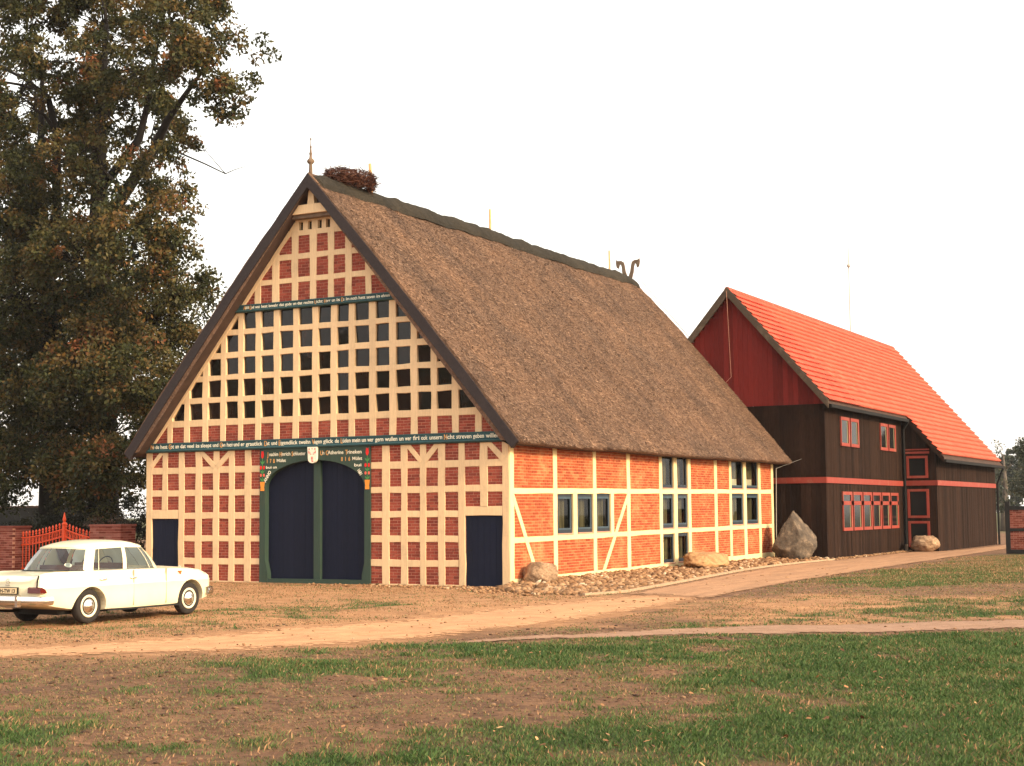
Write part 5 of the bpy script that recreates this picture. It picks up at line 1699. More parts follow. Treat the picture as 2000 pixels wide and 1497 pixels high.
m = MB(); m.box(xm_ - .055, xm_ + .055, -.05, .05, 0.05, 1.66); m.lathe([(.08, 0), (.085, .05), (.04, .10), (.06, .18), (.045, .26), (.012, .42)], (xm_, 0, 1.64), 10); m.build('meeting_stile', M['gate_red'], gate)


def brick_block(name, label, cat, x0, x1, y0, y1, z1, mat, ch=0.075, bl_=0.25, group=None):
    """free-standing brickwork with every visible brick laid; faces -y and +x and top"""
    root = tag(empty(name, ((x0 + x1) / 2, (y0 + y1) / 2, 0)), label, cat, group)
    ox, oy = root.location.x, root.location.y
    c = MB(); c.box(x0 - ox + .012, x1 - ox - .012, y0 - oy + .012, y1 - oy - .012, -0.1, z1 - .02); c.build('mortar_core', M['mortar'], root)
    n = int(z1 / ch)
    me = bpy.data.meshes.new('brick'); u = MB(); u.box(-.5, .5, -.5, .5, -.5, .5); me.from_pydata(u.v, [], u.f); me.materials.append(mat)
    for i in range(n):
        z = (i + .5) * z1 / n
        x = x0 - (bl_ / 2 if i % 2 else 0)
        while x < x1 - .02:
            a, b = max(x + .006, x0), min(x + bl_ - .006, x1)
            x += bl_
            if b - a > .04: obj_from('brick', me, root, ((a + b) / 2 - ox, y0 + .05 - oy, z), (b - a, .1, z1 / n - .011))
        y = y0 + .11 - (bl_ / 2 if i % 2 else 0)
        while y < y1 - .02:
            a, b = max(y + .006, y0 + .105), min(y + bl_ - .006, y1)
            y += bl_
            if b - a > .04: obj_from('brick', me, root, (x1 - .05 - ox, (a + b) / 2 - oy, z), (.1, b - a, z1 / n - .011))
    cp = MB(); cp.box(x0 - ox - .02, x1 - ox + .02, y0 - oy - .02, y1 - oy + .02, z1, z1 + .06); cp.build('coping', mat, root)
    return root
brick_block('brick_pier', 'broad red brick gate pier at the left picture edge', 'pier', -21.1, -19.85, 1.7, 2.5, 1.56, M['brick_dark'], .078, .27, 'brick piers of the red gate')
brick_block('brick_pier', 'red brick gate pier behind the car roof, nearer the farmhouse', 'pier', -16.42, -15.1, 1.7, 2.4, 1.60, M['brick_dark'], .078, .27, 'brick piers of the red gate')

# brick and black timber wall at the right edge
gw = tag(empty('garden_wall', (8.2, 31.9, 0)), 'low brick wall panel framed in black timber at the right edge', 'wall')
m = MB(); m.box(-1.28, 2.2, .012, .2, 0.1, 1.9); m.build('mortar_core', m_plain('mortar_pale', (0.42, 0.27, 0.19), 0.9, 0.15, 6), gw)
ub2 = bpy.data.meshes.new('brick'); u = MB(); u.box(-.5, .5, 0, 1, -.5, .5); ub2.from_pydata(u.v, [], u.f); ub2.materials.append(M['brick_dark'])
for z0, z1 in ((.18, .96), (1.08, 1.86)):
    n = 10
    for i in range(n):
        x = -1.22 - (.125 if i % 2 else 0)
        while x < 2.1:
            a, b = max(x + .006, -1.22), min(x + .244, 2.15); x += .25
            if b - a > .04: obj_from('brick', ub2, gw, ((a + b) / 2, 0, z0 + (i + .5) * (z1 - z0) / n), (b - a, .05, (z1 - z0) / n - .012))
M['black_timber'] = m_paintwood('black_timber', (0.018, 0.017, 0.017), 0.8, 0.3, dirt=(0.04, 0.035, 0.03))
for z, w in ((.09, .18), (1.02, .13), (1.94, .16)):
    m = MB(); m.box(-1.22, 2.2, -.03, .2, z - w / 2, z + w / 2); m.build('rail', M['black_timber'], gw)
m = MB(); m.box(-1.41, -1.22, -.035, .21, -.05, 2.22); m.build('post', M['black_timber'], gw)

# low outbuilding far left
shed = tag(empty('outbuilding', (-36, 15, 0)), 'low dark outbuilding with a tiled roof behind the left oak', 'shed')
m = MB(); m.box(-6, 4.6, 0, 5, -.1, 1.5); m.build('wall', M['brick_dark'], shed)
m = MB(); m.prism([(-0.4, 1.4), (2.5, 2.35), (5.4, 1.4), (5.4, 1.28), (-0.4, 1.28)], -6.3, 4.9, 'x'); m.build('roof', m_plain('shed_roof', (0.012, 0.011, 0.010), 0.95, 0.3, 10, spec=0.02, bump=0.5, bscale=14), shed)
m = MB()
for i in range(38): m.tube([(-6.3 + i * .29, 2.5, 2.35), (-6.3 + (i + 1) * .29 + .02, 2.5, 2.33)], [.10, .08], 6)
tag(m.build('ridge_tiles', M['soffit'], shed), kind='stuff')

# ------------------------------------------------------------------ trees
def m_leaf(name, stops, trans=0.3):
    t = NT(name)
    a = t.n('Attribute', attribute_name='tint').outputs['Fac']
    col = t.ramp(a, stops)
    col = t.mix(1.0, col, t.ramp(rand_id(t), [(0, (0.65, 0.65, 0.65)), (1, (1.3, 1.3, 1.3))]), 'MULTIPLY')
    b = t.bsdf(col, 0.6, None, 0.25)
    tl = t.n('BsdfTranslucent'); t.l(col, tl.inputs[0])
    ms = t.n('MixShader'); ms.inputs[0].default_value = trans
    t.l(b.outputs[0], ms.inputs[1]); t.l(tl.outputs[0], ms.inputs[2])
    return t.done(ms)


M['oak_leaf'] = m_leaf('oak_leaf', [(0.0, (0.020, 0.026, 0.010)), (0.35, (0.046, 0.052, 0.016)), (0.58, (0.100, 0.080, 0.024)), (0.82, (0.165, 0.088, 0.026)), (1.0, (0.26, 0.09, 0.035))])
M['bark'] = m_plain('bark', (0.014, 0.010, 0.008), 0.95, 0.4, 5, bump=0.8, bscale=18, stretch=(1, 1, 0.3))


def leaves(name, centres, radii, per, size, tints, mat, parent, seed, flat=0.75):
    rg = np.random.default_rng(seed)
    n = len(centres)
    c = np.repeat(centres, per, 0); r = np.repeat(radii, per)
    d = rg.normal(0, 1, (n * per, 3)); d /= np.linalg.norm(d, axis=1)[:, None]
    rad = rg.random(n * per) ** 0.45
    p = c + d * (r * rad)[:, None] * np.array([1, 1, flat])
    p[:, 2] -= (r * 0.15) * rad ** 2
    L = size * rg.uniform(0.6, 1.3, n * per); Wd = L * rg.uniform(0.45, 0.7, n * per)
    t = d + rg.normal(0, 0.8, (n * per, 3)) + np.array([0, 0, -0.35]); t /= np.linalg.norm(t, axis=1)[:, None]
    q = rg.normal(0, 1, (n * per, 3)); w = np.cross(t, q); w /= np.linalg.norm(w, axis=1)[:, None] + 1e-9
    nn = np.cross(t, w)
    V = np.stack([p - t * (L * .5)[:, None], p + w * (Wd * .5)[:, None] + nn * (L * .08)[:, None], p + t * (L * .5)[:, None], p - w * (Wd * .5)[:, None] + nn * (L * .08)[:, None]], 1)
    tint = np.repeat(np.repeat(tints, per) + rg.normal(0, 0.09, n * per), 4)
    return np_mesh(name, V.reshape(-1, 3), np.arange(n * per * 4).reshape(-1, 4), mat, parent, attrs={'tint': np.clip(tint, 0, 1)})


def tree(label, base, trunk_pts, trunk_r, lobes, seed, clumps_per_m2, per, leaf, cat='tree', group=None, extra=None, mat=None, name='oak_tree', warm=0.0, bark=None, clump_r=(0.35, 0.7), rel=True):
    rg = np.random.default_rng(seed); rr = random.Random(seed)
    root = tag(empty(name, base), label, cat, group)
    B = Vector(base)
    w = MB()
    tp = [Vector(p) - B for p in trunk_pts]
    w.tube(tp, trunk_r, 14)
    # root flare
    tm = w.build('trunk', bark or M['bark'], root, smooth=True)
    limbs = MB()
    cs_, rs_, ts_ = [], [], []
    zs = [p.z for p in tp]
    def trunk_at(z):
        for i in range(len(tp) - 1):
            if tp[i].z <= z <= tp[i + 1].z:
                f = (z - tp[i].z) / (tp[i + 1].z - tp[i].z)
                return tp[i].lerp(tp[i + 1], f), trunk_r[i] + (trunk_r[i + 1] - trunk_r[i]) * f
        return tp[-1].copy(), trunk_r[-1]
    nodes = []
    for k in range(24):
        zz = zs[0] + 2.4 + (zs[-1] - zs[0] - 2.4) * k / 23
        q, r_ = trunk_at(zz); nodes.append((q, r_))
    if extra:
        for pts, r0 in extra:
            for k, q in enumerate(pts): nodes.append((Vector(q) - B, r0 * (1 - 0.8 * k / (len(pts) - 1))))
    axis_d = lambda L_: math.hypot(L_[0] - B.x, L_[1] - B.y)
    for lx, ly, lz, lr in sorted(lobes, key=axis_d):
        c = Vector((lx, ly, lz)) - B
        drop = 1.2 if c.z > 5 else -0.6
        a, ra = min(nodes, key=lambda nd: (nd[0] - c).length + 2.2 * max(0.0, nd[0].z - (c.z - drop)))
        mid1 = a.lerp(c, 0.35) + Vector((rr.uniform(-.3, .3), rr.uniform(-.3, .3), rr.uniform(0.1, 0.6))); mid2 = a.lerp(c, 0.7) + Vector((rr.uniform(-.4, .4), rr.uniform(-.4, .4), rr.uniform(-.1, .5)))
        r0 = min(ra * 0.7, 0.03 + 0.016 * (c - a).length + 0.02 * lr)
        pts = [a, a.lerp(mid1, .5) + Vector((rr.uniform(-.1, .1), rr.uniform(-.1, .1), .05)), mid1, mid1.lerp(mid2, .5) + Vector((rr.uniform(-.15, .15), rr.uniform(-.15, .15), rr.uniform(-.15, .15))), mid2, c]
        limbs.tube(pts, [r0, r0 * .85, r0 * .7, r0 * .58, r0 * .45, r0 * .28], 7)
        nodes += [(pts[2].copy(), r0 * .7), (pts[4].copy(), r0 * .45), (pts[5].copy(), r0 * .3)]
        n = max(6, int(clumps_per_m2 * lr * lr * 4))
        for i in range(n):
            d = rg.normal(0, 1, 3); d /= np.linalg.norm(d)
            rad = lr * rg.uniform(0.35, 1.08) ** 0.6
            e = c + Vector(d.tolist()) * rad
            e.z += 0.0
            hi_ = min(1.0, max(0.0, (e.z + B.z - 10.5) / 5.0)) if rel else 0.0
            if mnoise.noise(Vector((e.x + B.x, e.y + B.y, e.z)) * 0.62) + 0.5 * mnoise.noise(Vector((e.x, e.y, e.z)) * 1.7) < -0.20 + 0.19 * hi_: continue
            cs_.append(e[:]); rs_.append(rg.uniform(*clump_r) * (1 - 0.22 * hi_))
            ts_.append(np.clip(rg.normal(0.40 + warm, 0.16) + 0.10 * d[2] + (0.22 if rg.random() < 0.06 else 0), 0, 1))
            if i % 3 == 0:
                s = pts[rr.choice((3, 4, 5))]
                mdl = s.lerp(e, .5) + Vector((rr.uniform(-.2, .2), rr.uniform(-.2, .2), rr.uniform(-.1, .25)))
                limbs.tube([s, mdl, e], [r0 * .22 + .008, r0 * .14 + .006, .006], 4, caps=False)
    if extra:
        for pts, r0 in extra:
            q = [Vector(p) - B for p in pts]
            limbs.tube(q, [r0 * (1 - 0.85 * i / (len(q) - 1)) for i in range(len(q))], 7)
    limbs.build('limbs', bark or M['bark'], root, smooth=True)
    lf = leaves('crown', np.array(cs_), np.array(rs_), per, leaf, np.array(ts_), mat or M['oak_leaf'], root, seed + 1)
    tag(lf, kind='stuff')
    return root


T2 = [(-23.8,8.6,3.1,.9),(-22.3,8.2,2.7,.8),(-23.4,8.4,7,1.9),(-24,8.4,12,1.9),(-24.1,8.5,16,1.9),(-22.6,8.5,3.8,1.2),(-24.2,8.2,4.0,1.0),(-22.3,8.8,9.2,1.6),(-15.5,8.0,18.9,1.16),(-16.4,7.2,19.6,1.17),(-19.8,9.1,20.9,1.45),(-15.7,7.5,17.1,0.86),(-17.2,6.9,17.9,1.36),(-21.4,9.1,19.5,1.88),(-26.5,12.5,22.7,2.09),(-22.9,11.7,17.8,1.74),(-25.5,11.5,18.8,2.23),(-18.2,7.9,15.8,0.88),(-21.0,10.0,15.0,1.24),(-21.1,8.3,14.4,1.62),(-18.3,7.6,12.7,1.16),(-20.0,7.2,12.0,1.76),(-18.1,7.9,10.8,1.16),(-20.9,12.5,10.6,0.84),(-22.9,11.9,10.4,1.92),(-24.7,11.7,10.5,1.95),(-21.9,11.7,8.5,1.36),(-20.2,7.8,7.4,1.76),(-20.0,8.5,6.1,1.18),(-23.6,10.6,5.6,1.68),(-23.2,11.3,4.3,1.05),(-26.1,12.1,8.5,1.76),(-24.5,12.2,3.2,0.76),(-20.8,7.1,4.0,0.97),(-21.8,10.4,23.5,1.74),(-25.0,10.9,24.7,2.04),(-18.4,9.8,22.1,1.04)]
T1 = [(-27.2,8.6,3.3,1.0),(-28.6,8.8,3.0,.9),(-27.3,8.6,7,1.8),(-27.4,8.7,11,2.0),(-27.9,8.7,15,2.0),(-27.2,8.6,19,1.8),(-26.2,9,13.5,1.6),(-29.5,9.0,5.2,1.3),(-27.8,9.7,22.2,2.05),(-33.0,11.6,23.8,1.96),(-25.2,9.1,20.3,1.75),(-33.5,14.6,21.1,2.01),(-35.7,14.1,20.0,2.54),(-28.4,12.1,17.5,1.84),(-29.4,10.5,16.2,1.60),(-31.3,14.4,15.3,1.93),(-32.1,12.2,13.9,1.90),(-29.5,14.2,13.0,2.12),(-32.4,14.0,12.0,2.17),(-27.6,11.8,9.9,2.01),(-30.3,11.2,9.1,2.05),(-29.1,12.4,7.6,2.05),(-30.9,11.3,6.5,1.83),(-25.6,9.5,5.4,1.48),(-28.5,10.5,4.5,1.33),(-28.9,13.8,4.2,1.15),(-27.7,8.8,3.9,0.75),(-25.8,8.8,23.9,2.01),(-32.8,12.6,26.6,2.25),(-34.0,10.3,21.3,2.19),(-35.8,12.0,16.0,2.22),(-34.8,11.6,11.2,2.17),(-34.0,10.7,7.7,2.12)]
tree('tall oak with brown-tinged leaves close to the farmhouse gable', (-23.8, 10.2, 0), [(-23.8, 10.2, -.2), (-23.8, 10.2, .4), (-23.85, 10.2, 1.5), (-24.0, 10.2, 5), (-24.1, 10.1, 10), (-24.3, 10.1, 14), (-24.4, 10.2, 18), (-24.2, 10.3, 22)], [.95, .72, .62, .56, .46, .36, .24, .10], T2, 31, 10.0, 62, 0.175, group='oaks behind the red gate', warm=0.06,
     extra=[([(-24.2, 10.1, 13.2), (-22.9, 10, 14.7), (-21.3, 10, 16.4), (-20.2, 9.5, 17.3), (-18.8, 9, 18.1), (-17.2, 8.4, 18.9)], .30), ([(-22.3, 9.5, 15.6), (-20.4, 9, 16.1), (-19.2, 9, 15.8), (-17.9, 9, 15.2), (-16.9, 9, 14.7), (-16.5, 9, 14.8), (-15.8, 9, 14.9)], .05),
            ([(-24.3, 10.1, 15), (-22.1, 10, 16.9), (-21.6, 10, 18.5), (-21.4, 10, 20.0), (-20.4, 9.5, 21.3)], .20)])
tree('wide dark oak at the left picture edge behind the gate', (-27.1, 10.5, 0), [(-27.1, 10.5, -.2), (-27.1, 10.5, .4), (-27.1, 10.5, 1.5), (-27.2, 10.6, 5), (-27.5, 10.8, 9), (-28.2, 11, 13), (-28.8, 11.3, 17), (-29, 11.5, 21)], [.72, .55, .46, .42, .36, .28, .18, .08], T1, 57, 9.5, 60, 0.175, group='oaks behind the red gate', warm=0.0,
     extra=[([(-28.0, 10.95, 12.0), (-27.0, 10.5, 14.6), (-26.6, 10, 17.7), (-27.1, 10, 19.3), (-28.5, 10, 20.3), (-29.9, 10, 21.0)], .26)])

M['bush_leaf'] = m_leaf('bush_leaf', [(0.0, (0.020, 0.018, 0.010)), (0.4, (0.055, 0.040, 0.022)), (0.7, (0.12, 0.060, 0.040)), (1.0, (0.22, 0.10, 0.07))])
M['green_leaf'] = m_leaf('green_leaf', [(0.0, (0.015, 0.022, 0.010)), (0.5, (0.04, 0.06, 0.02)), (1.0, (0.10, 0.13, 0.04))])


M['dark_leaf'] = m_leaf('dark_leaf', [(0.0, (0.008, 0.010, 0.006)), (0.5, (0.018, 0.020, 0.010)), (1.0, (0.045, 0.038, 0.018))])


def bush(label, base, lobes, seed, mat, group=None, per=34, dens=9, leaf=0.10, name='shrub'):
    rg = np.random.default_rng(seed)
    root = tag(empty(name, base), label, 'shrub', group)
    cs_, rs_, ts_ = [], [], []
    st = MB()
    for lx, ly, lz, lr in lobes:
        n = max(6, int(dens * lr * lr * 5))
        for i in range(n):
            d = rg.normal(0, 1, 3); d /= np.linalg.norm(d)
            e = np.array([lx, ly, lz]) + d * lr * rg.uniform(.3, 1) ** .5
            if e[2] < 0.1: continue
            cs_.append(e); rs_.append(rg.uniform(.16, .30)); ts_.append(rg.normal(.5, .2))
            if i % 4 == 0: st.tube([(lx * .2, ly * .2, 0), (lx * .6 + e[0] * .2, ly * .6 + e[1] * .2, e[2] * .5), tuple(e)], [.025, .015, .005], 4, caps=False)
    st.build('stems', M['bark'], root)
    tag(leaves('foliage', np.array(cs_), np.array(rs_), per, leaf, np.clip(np.array(ts_), 0, 1), mat, root, seed + 1), kind='stuff')
    return root
SHRUBS = [('russet shrub against the left corner of the farmhouse', (-16.2, 5.5, 0), [(-.2, 0, .9, .9), (.8, .3, 1.3, .8), (1.3, .6, .7, .8)], 201, 'bush_leaf'),
          ('rounded brownish shrub seen above the middle of the red gate', (-20.3, 6.0, 0), [(0, 0, 1.0, .9), (.9, .2, .9, .8), (.5, .1, 1.7, .6)], 211, 'bush_leaf'),
          ('dark shrub behind the left pier and gate leaf', (-23.6, 6.0, 0), [(0, 0, .9, 1.0), (-1.3, .5, 1.0, .9), (1.2, .2, .9, .9), (-2.4, .6, .8, .9)], 221, 'dark_leaf'),
          ('tall dark shrub between the two oak trunks', (-24.6, 8.2, 0), [(0, 0, 1.1, 1.1), (-1.3, .3, 1.2, 1.0), (1.0, .2, 1.9, .8), (.1, .3, 2.1, .7)], 241, 'dark_leaf'),
          ('dark shrub right of the thicker oak trunk', (-21.2, 8.4, 0), [(0, 0, 1.1, 1.1), (1.2, .3, 1.2, 1.0), (-1.0, .2, 1.7, .9), (.6, .2, 2.0, .8), (2.2, .4, 1.2, .9)], 251, 'dark_leaf'),
          ('green shrub behind the farmhouse left wall', (-19.0, 15.0, 0), [(0, 0, 1.2, 1.2), (1.6, .3, 1.5, 1.1), (.6, .2, 2.4, .9)], 231, 'green_leaf')]
for lab, b, lo, sd, mt in SHRUBS: bush(lab, b, lo, sd, M[mt], 'shrubs behind the red gate')

# far trees at the right edge
M['far_leaf'] = m_leaf('far_leaf', [(0.0, (0.035, 0.045, 0.035)), (0.5, (0.075, 0.085, 0.055)), (1.0, (0.17, 0.13, 0.07))])
M['far_bark'] = m_plain('far_bark', (0.10, 0.08, 0.065), 0.9, 0.2, 4)
FT = [('thin pale autumn tree just beyond the tiled roof end', (-4.8, 95, 0), 7.4, [(-5.1, 95, 7.2, .5), (-4.8, 95, 6.4, .7), (-4.2, 95, 5.6, .8), (-5.2, 95, 5.0, .8), (-4.6, 95, 3.8, 1.0), (-4.9, 95, 2.4, 1.0)], 301, .22, 12),
      ('olive-crowned far tree cut off by the right picture edge', (2.2, 70, 0), 6.4, [(1.0, 70, 5.9, .45), (1.8, 70.3, 6.2, .9), (1.6, 70, 5.2, .7), (2.4, 70, 4.5, 1.0)], 311, .20, 40),
      ('grey-green far tree low behind the black-framed wall', (.8, 72, 0), 4.0, [(.3, 72, 3.3, .8), (1.1, 72, 3.8, .9), (.9, 71.5, 2.4, 1.0), (-.1, 72, 2.0, .7), (1.8, 72, 2.9, 1.1), (.5, 71.6, 1.2, .8)], 321, .20, 40),
      ('misty rounded tree far beyond the end of the path', (-26.5, 220, 0), 10, [(-29.4, 220, 8.2, 2.2), (-27.5, 221, 8.0, 2.4), (-25.2, 220, 9.0, 2.6), (-28.2, 218, 4.4, 2.6), (-30.2, 220, 4.0, 2.0), (-25.5, 219, 5.0, 2.6)], 331, .5, 40)]
for lab, b, h, lo, sd, lf_, per in FT:
    tree(lab, b, [(b[0], b[1], -.2), (b[0], b[1], h * .25), (b[0] + .2, b[1], h * .5), (b[0] + .1, b[1], h * .85)], [.38, .28, .2, .06], lo, sd, 5.5, per, lf_, group='trees beyond the boarded house', mat=M['far_leaf'], name='distant_tree', bark=M['far_bark'], clump_r=(.35, .6), rel=False)

# ------------------------------------------------------------------ grass and fallen leaves
def m_grass():
    t = NT('grass_blade')
    a = t.n('Attribute', attribute_name='tint').outputs['Fac']
    col = t.ramp(a, [(0.0, (0.034, 0.066, 0.019)), (0.4, (0.068, 0.120, 0.033)), (0.68, (0.125, 0.145, 0.050)), (0.85, (0.23, 0.140, 0.068)), (1.0, (0.38, 0.215, 0.112))])
    b = t.bsdf(col, 0.7, None, 0.2)
    tl = t.n('BsdfTranslucent'); t.l(col, tl.inputs[0])
    ms = t.n('MixShader'); ms.inputs[0].default_value = 0.25
    t.l(b.outputs[0], ms.inputs[1]); t.l(tl.outputs[0], ms.inputs[2])
    return t.done(ms)
M['grass'] = m_grass()


def scatter_view(n, keep, d0, d1, power):
    """points over the ground in the wedge the yard is looked at from, thinning with distance"""
    t = np.linspace(d0, d1, 2000); w = t * np.clip(17 / t, 0, 1) ** power
    cdf = np.cumsum(w); cdf /= cdf[-1]
    out = []; got = 0
    while got < n:
        d = np.interp(RNG.random(n), cdf, t); s = (RNG.random(n) * 2 - 1) * (d * 0.36 + 3.8)
        x = 19.0195 + d * fw2[0] + s * rt2[0]; y = -35.1054 + d * fw2[1] + s * rt2[1]
        k = RNG.random(n) < keep(x, y)
        out.append(np.stack([x[k], y[k]], 1)); got += int(k.sum())
    return np.concatenate(out)[:n]


def on_track(x, y):
    r = np.zeros(x.shape, bool)
    for L, R_ in ((SAND_TOP, SAND_BOT), (LANE_TOP, LANE_BOT), (PATH_L, PATH_R)):
        poly = list(L) + list(R_)[::-1]
        r |= in_poly(x, y, poly) & (dist_poly(x, y, poly) > 0.22)
    return r


fw2 = np.array([fwd.x, fwd.y]); fw2 /= np.linalg.norm(fw2); rt2 = np.array([rgt.x, rgt.y])
def frust(x, y, pad=1.0):
    dx, dy = x - 19.0195, y - -35.1054
    d = dx * fw2[0] + dy * fw2[1]; s = dx * rt2[0] + dy * rt2[1]
    return (d > 8) & (np.abs(s) < d * 0.36 + pad), d


def gkeep(x, y):
    g = grass_mask(x, y)
    return np.where(~on_track(x, y), np.clip((g - 0.20) * 1.25 * (1 - 0.45 * sandy_mask(x, y)), 0.05 * (fbm(x * 0.9, y * 0.9, 401, 3) > 0.5) + 0.015, 1), 0)
q = scatter_view(440000, gkeep, 7.5, 62, 1.6)
q = q[~((q[:, 0] < 2.2) & (q[:, 1] > -0.3))]
n = len(q)
_, dd = frust(q[:, 0], q[:, 1])
g = grass_mask(q[:, 0], q[:, 1])
tuft = fbm(q[:, 0] * 2.3, q[:, 1] * 2.3, 91, 3)
hgt = RNG.uniform(0.018, 0.055, n) * (0.45 + 1.2 * tuft) * (0.7 + 0.5 * g); wdt = RNG.uniform(0.0035, 0.0075, n) * np.clip(dd / 14, 1, 3)
a = RNG.uniform(0, 6.283, n); lean = RNG.uniform(0.1, 1.1, n)
bx_ = np.stack([q[:, 0], q[:, 1], ground_h(q[:, 0], q[:, 1]) - 0.012], 1)
sd_ = np.stack([-np.sin(a), np.cos(a), np.zeros(n)], 1) * wdt[:, None]
ld = np.stack([np.cos(a), np.sin(a), np.zeros(n)], 1) * (hgt * lean)[:, None]
up_ = np.array([0, 0, 1.0]) * hgt[:, None]
V = np.stack([bx_ - sd_, bx_ + sd_, bx_ + up_ * 0.65 + ld * 0.4 + sd_ * .7, bx_ + up_ + ld], 1)
F = np.concatenate([np.stack([np.arange(n) * 4, np.arange(n) * 4 + 1, np.arange(n) * 4 + 2], 1), np.stack([np.arange(n) * 4, np.arange(n) * 4 + 2, np.arange(n) * 4 + 3], 1)])
tn = np.clip(0.30 + 0.5 * (fbm(q[:, 0] * 0.9, q[:, 1] * 0.9, 17, 3) - 0.45) + RNG.normal(0, 0.13, n) + 0.38 * (1 - g) + np.where(RNG.random(n) < 0.16, 0.40, 0) + 0.012 * np.clip(dd - 22, 0, 30), 0, 1)
tag(np_mesh('lawn_grass', V.reshape(-1, 3), F, M['grass'], attrs={'tint': np.repeat(tn, 4)}), 'short green grass growing in patches over the foreground', 'grass', kind='stuff')


def skeep(x, y):
    g = grass_mask(x, y)
    return np.where(~on_track(x, y), np.clip(1.1 - g * 1.3, 0.1, 1) * np.clip((fbm(x * 1.1, y * 1.1, 301, 4) - 0.33) * 3, 0.03, 1), 0)
q = scatter_view(110000, skeep, 8.5, 48, 1.5)
q = q[~((q[:, 0] < 4.2) & (q[:, 1] > -0.3))]
n = len(q)
_, dd = frust(q[:, 0], q[:, 1])
hgt = RNG.uniform(0.006, 0.026, n); wdt = RNG.uniform(0.004, 0.009, n) * np.clip(dd / 14, 1, 3)
a = RNG.uniform(0, 6.283, n)
bx_ = np.stack([q[:, 0], q[:, 1], ground_h(q[:, 0], q[:, 1]) - 0.006], 1)
sd_ = np.stack([-np.sin(a), np.cos(a), np.zeros(n)], 1) * wdt[:, None]
tip = bx_ + np.stack([np.cos(a) * hgt * 1.5, np.sin(a) * hgt * 1.5, hgt], 1)
V = np.stack([bx_ - sd_, bx_ + sd_, tip], 1)
tn = np.clip(0.80 + 0.2 * sandy_mask(q[:, 0], q[:, 1]) + RNG.normal(0, 0.12, n) - 0.5 * (RNG.random(n) < 0.12), 0, 1)
tag(np_mesh('dry_stubble', V.reshape(-1, 3), np.arange(n * 3).reshape(-1, 3), M['grass'], attrs={'tint': np.repeat(tn, 3)}), 'dry trodden stubble over the bare earth', 'grass', kind='stuff')
rgc = np.random.default_rng(44)
cq = scatter_view(2600, lambda x, y: np.where(~on_track(x, y), np.clip(0.85 - grass_mask(x, y), 0, 1), 0), 8.5, 27, 0.5)
bm = bmesh.new(); bmesh.ops.create_icosphere(bm, subdivisions=1, radius=1.0)
bv = np.array([v.co[:] for v in bm.verts]); bf = np.array([[v.index for v in f.verts] for f in bm.faces]); bm.free()
n = len(cq); r_ = 0.008 + 0.028 * rgc.random(n) ** 3
V = bv[None] * (1 + rgc.normal(0, .16, (n, len(bv), 1))) * np.stack([r_ * 1.3, r_, r_ * .55], 1)[:, None]
V = V + np.stack([cq[:, 0], cq[:, 1], ground_h(cq[:, 0], cq[:, 1])], 1)[:, None]
tag(np_mesh('soil_clods', V.reshape(-1, 3), (bf[None] + (np.arange(n) * len(bv))[:, None, None]).reshape(-1, 3), m_pieces('clod', [(0, (0.05, 0.028, 0.018)), (0.6, (0.13, 0.07, 0.042)), (1, (0.27, 0.16, 0.09))])), 'small crumbs of soil on the bare foreground earth', 'soil', kind='stuff')


cq = scatter_view(450, lambda x, y: on_track(x, y) * np.clip((fbm(x * 0.8, y * 0.8, 501, 3) - 0.3) * 2, 0.05, 1), 14, 50, 1.0)
cq = cq[~((cq[:, 0] < 3.4) & (cq[:, 1] > 33))]
n = len(cq); r_ = (0.006 + 0.022 * rgc.random(n) ** 3) * np.clip(frust(cq[:, 0], cq[:, 1])[1] / 25, 1, 2)
V = bv[None] * (1 + rgc.normal(0, .16, (n, len(bv), 1))) * np.stack([r_ * 1.3, r_, r_ * .6], 1)[:, None]
V = V + np.stack([cq[:, 0], cq[:, 1], ground_h(cq[:, 0], cq[:, 1]) + 0.014], 1)[:, None]
tag(np_mesh('track_grit', V.reshape(-1, 3), (bf[None] + (np.arange(n) * len(bv))[:, None, None]).reshape(-1, 3), M['cobble']), 'small grit and pebbles lying on the sandy track', 'gravel', kind='stuff')


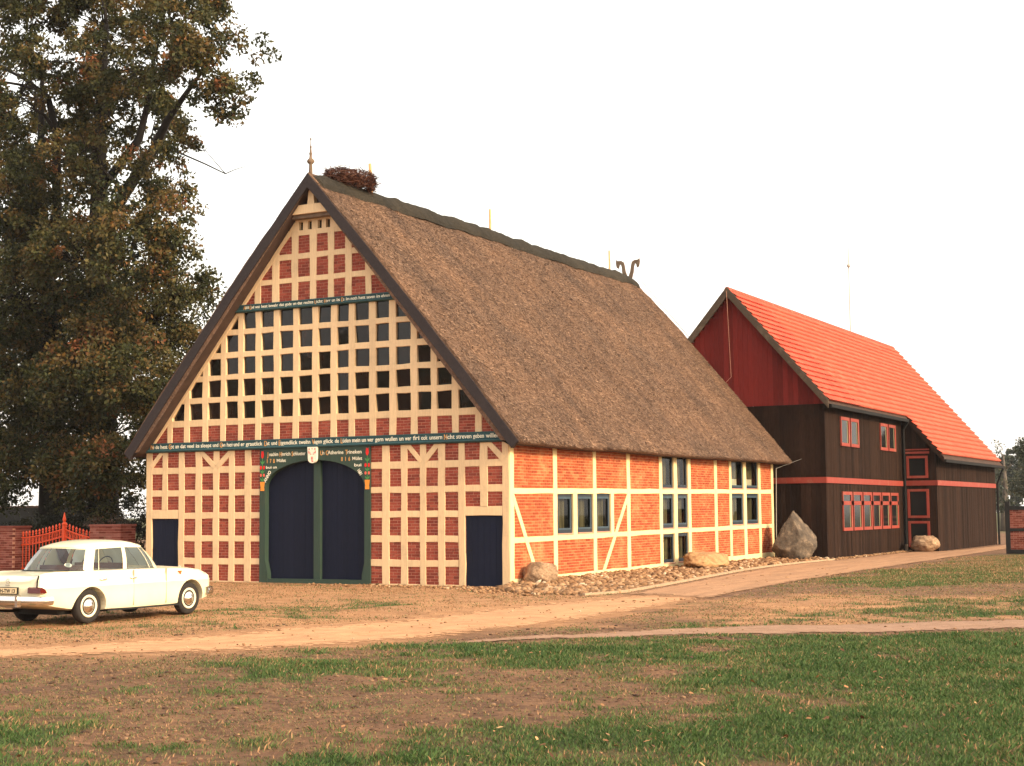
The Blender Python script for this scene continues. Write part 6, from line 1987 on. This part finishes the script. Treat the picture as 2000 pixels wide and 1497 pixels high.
def lkeep(x, y):
    c = fbm(x * 0.5, y * 0.5, 55, 3)
    return np.where(~on_track(x, y), np.clip((c - 0.35) * 2, 0.04, 1) * np.clip(grass_mask(x, y) + 0.12, 0, 1), 0)
q = scatter_view(1000, lkeep, 8.5, 27, 2.2)
n = len(q)
a = RNG.uniform(0, 6.283, n); L = 0.012 + 0.024 * RNG.random(n) ** 1.8; Wd = L * RNG.uniform(.45, .75, n); curl = RNG.uniform(.1, .6, n); tl_ = RNG.normal(0, .35, n)
dx_ = np.stack([np.cos(a), np.sin(a), tl_], 1); dy_ = np.stack([-np.sin(a), np.cos(a), RNG.normal(0, .35, n)], 1)
c0 = np.stack([q[:, 0], q[:, 1], ground_h(q[:, 0], q[:, 1]) + 0.032], 1)
zz = np.array([0, 0, 1.0])
V = np.stack([c0 - dx_ * L[:, None], c0 - dx_ * (L * .3)[:, None] + dy_ * Wd[:, None] + zz * (Wd * curl)[:, None], c0 + dx_ * (L * .5)[:, None] + dy_ * (Wd * .8)[:, None] + zz * (Wd * curl)[:, None], c0 + dx_ * L[:, None] + zz * (L * curl * .5)[:, None],
              c0 + dx_ * (L * .5)[:, None] - dy_ * (Wd * .8)[:, None] + zz * (Wd * curl)[:, None], c0 - dx_ * (L * .3)[:, None] - dy_ * Wd[:, None] + zz * (Wd * curl)[:, None]], 1)
F = np.concatenate([np.stack([np.arange(n) * 6 + i for i in (0, 3, 2, 1)], 1), np.stack([np.arange(n) * 6 + i for i in (0, 5, 4, 3)], 1)])
M['fallen'] = m_leaf('fallen', [(0, (0.09, 0.032, 0.014)), (0.4, (0.20, 0.083, 0.03)), (0.75, (0.32, 0.15, 0.06)), (1, (0.44, 0.27, 0.12))], 0.15)
tag(np_mesh('fallen_leaves', V.reshape(-1, 3), F, M['fallen'], attrs={'tint': np.repeat(RNG.random(n), 6)}), 'curled tan oak leaves lying on the lawn', 'leaves', kind='stuff')

# ------------------------------------------------------------------ thin evening haze
m = MB(); m.box(-720, 720, -720, 720, -1.2, 29.5)
haze_t = NT('haze_air')
hv = haze_t.n('VolumePrincipled')
hv.inputs['Color'].default_value = (0.86, 0.88, 0.92, 1)
hv.inputs['Density'].default_value = 0.00014
haze_t.l(hv.outputs[0], haze_t.out.inputs['Volume'])
tag(m.build('haze', haze_t.mat), 'thin pale evening haze over the yard', 'haze', kind='stuff')
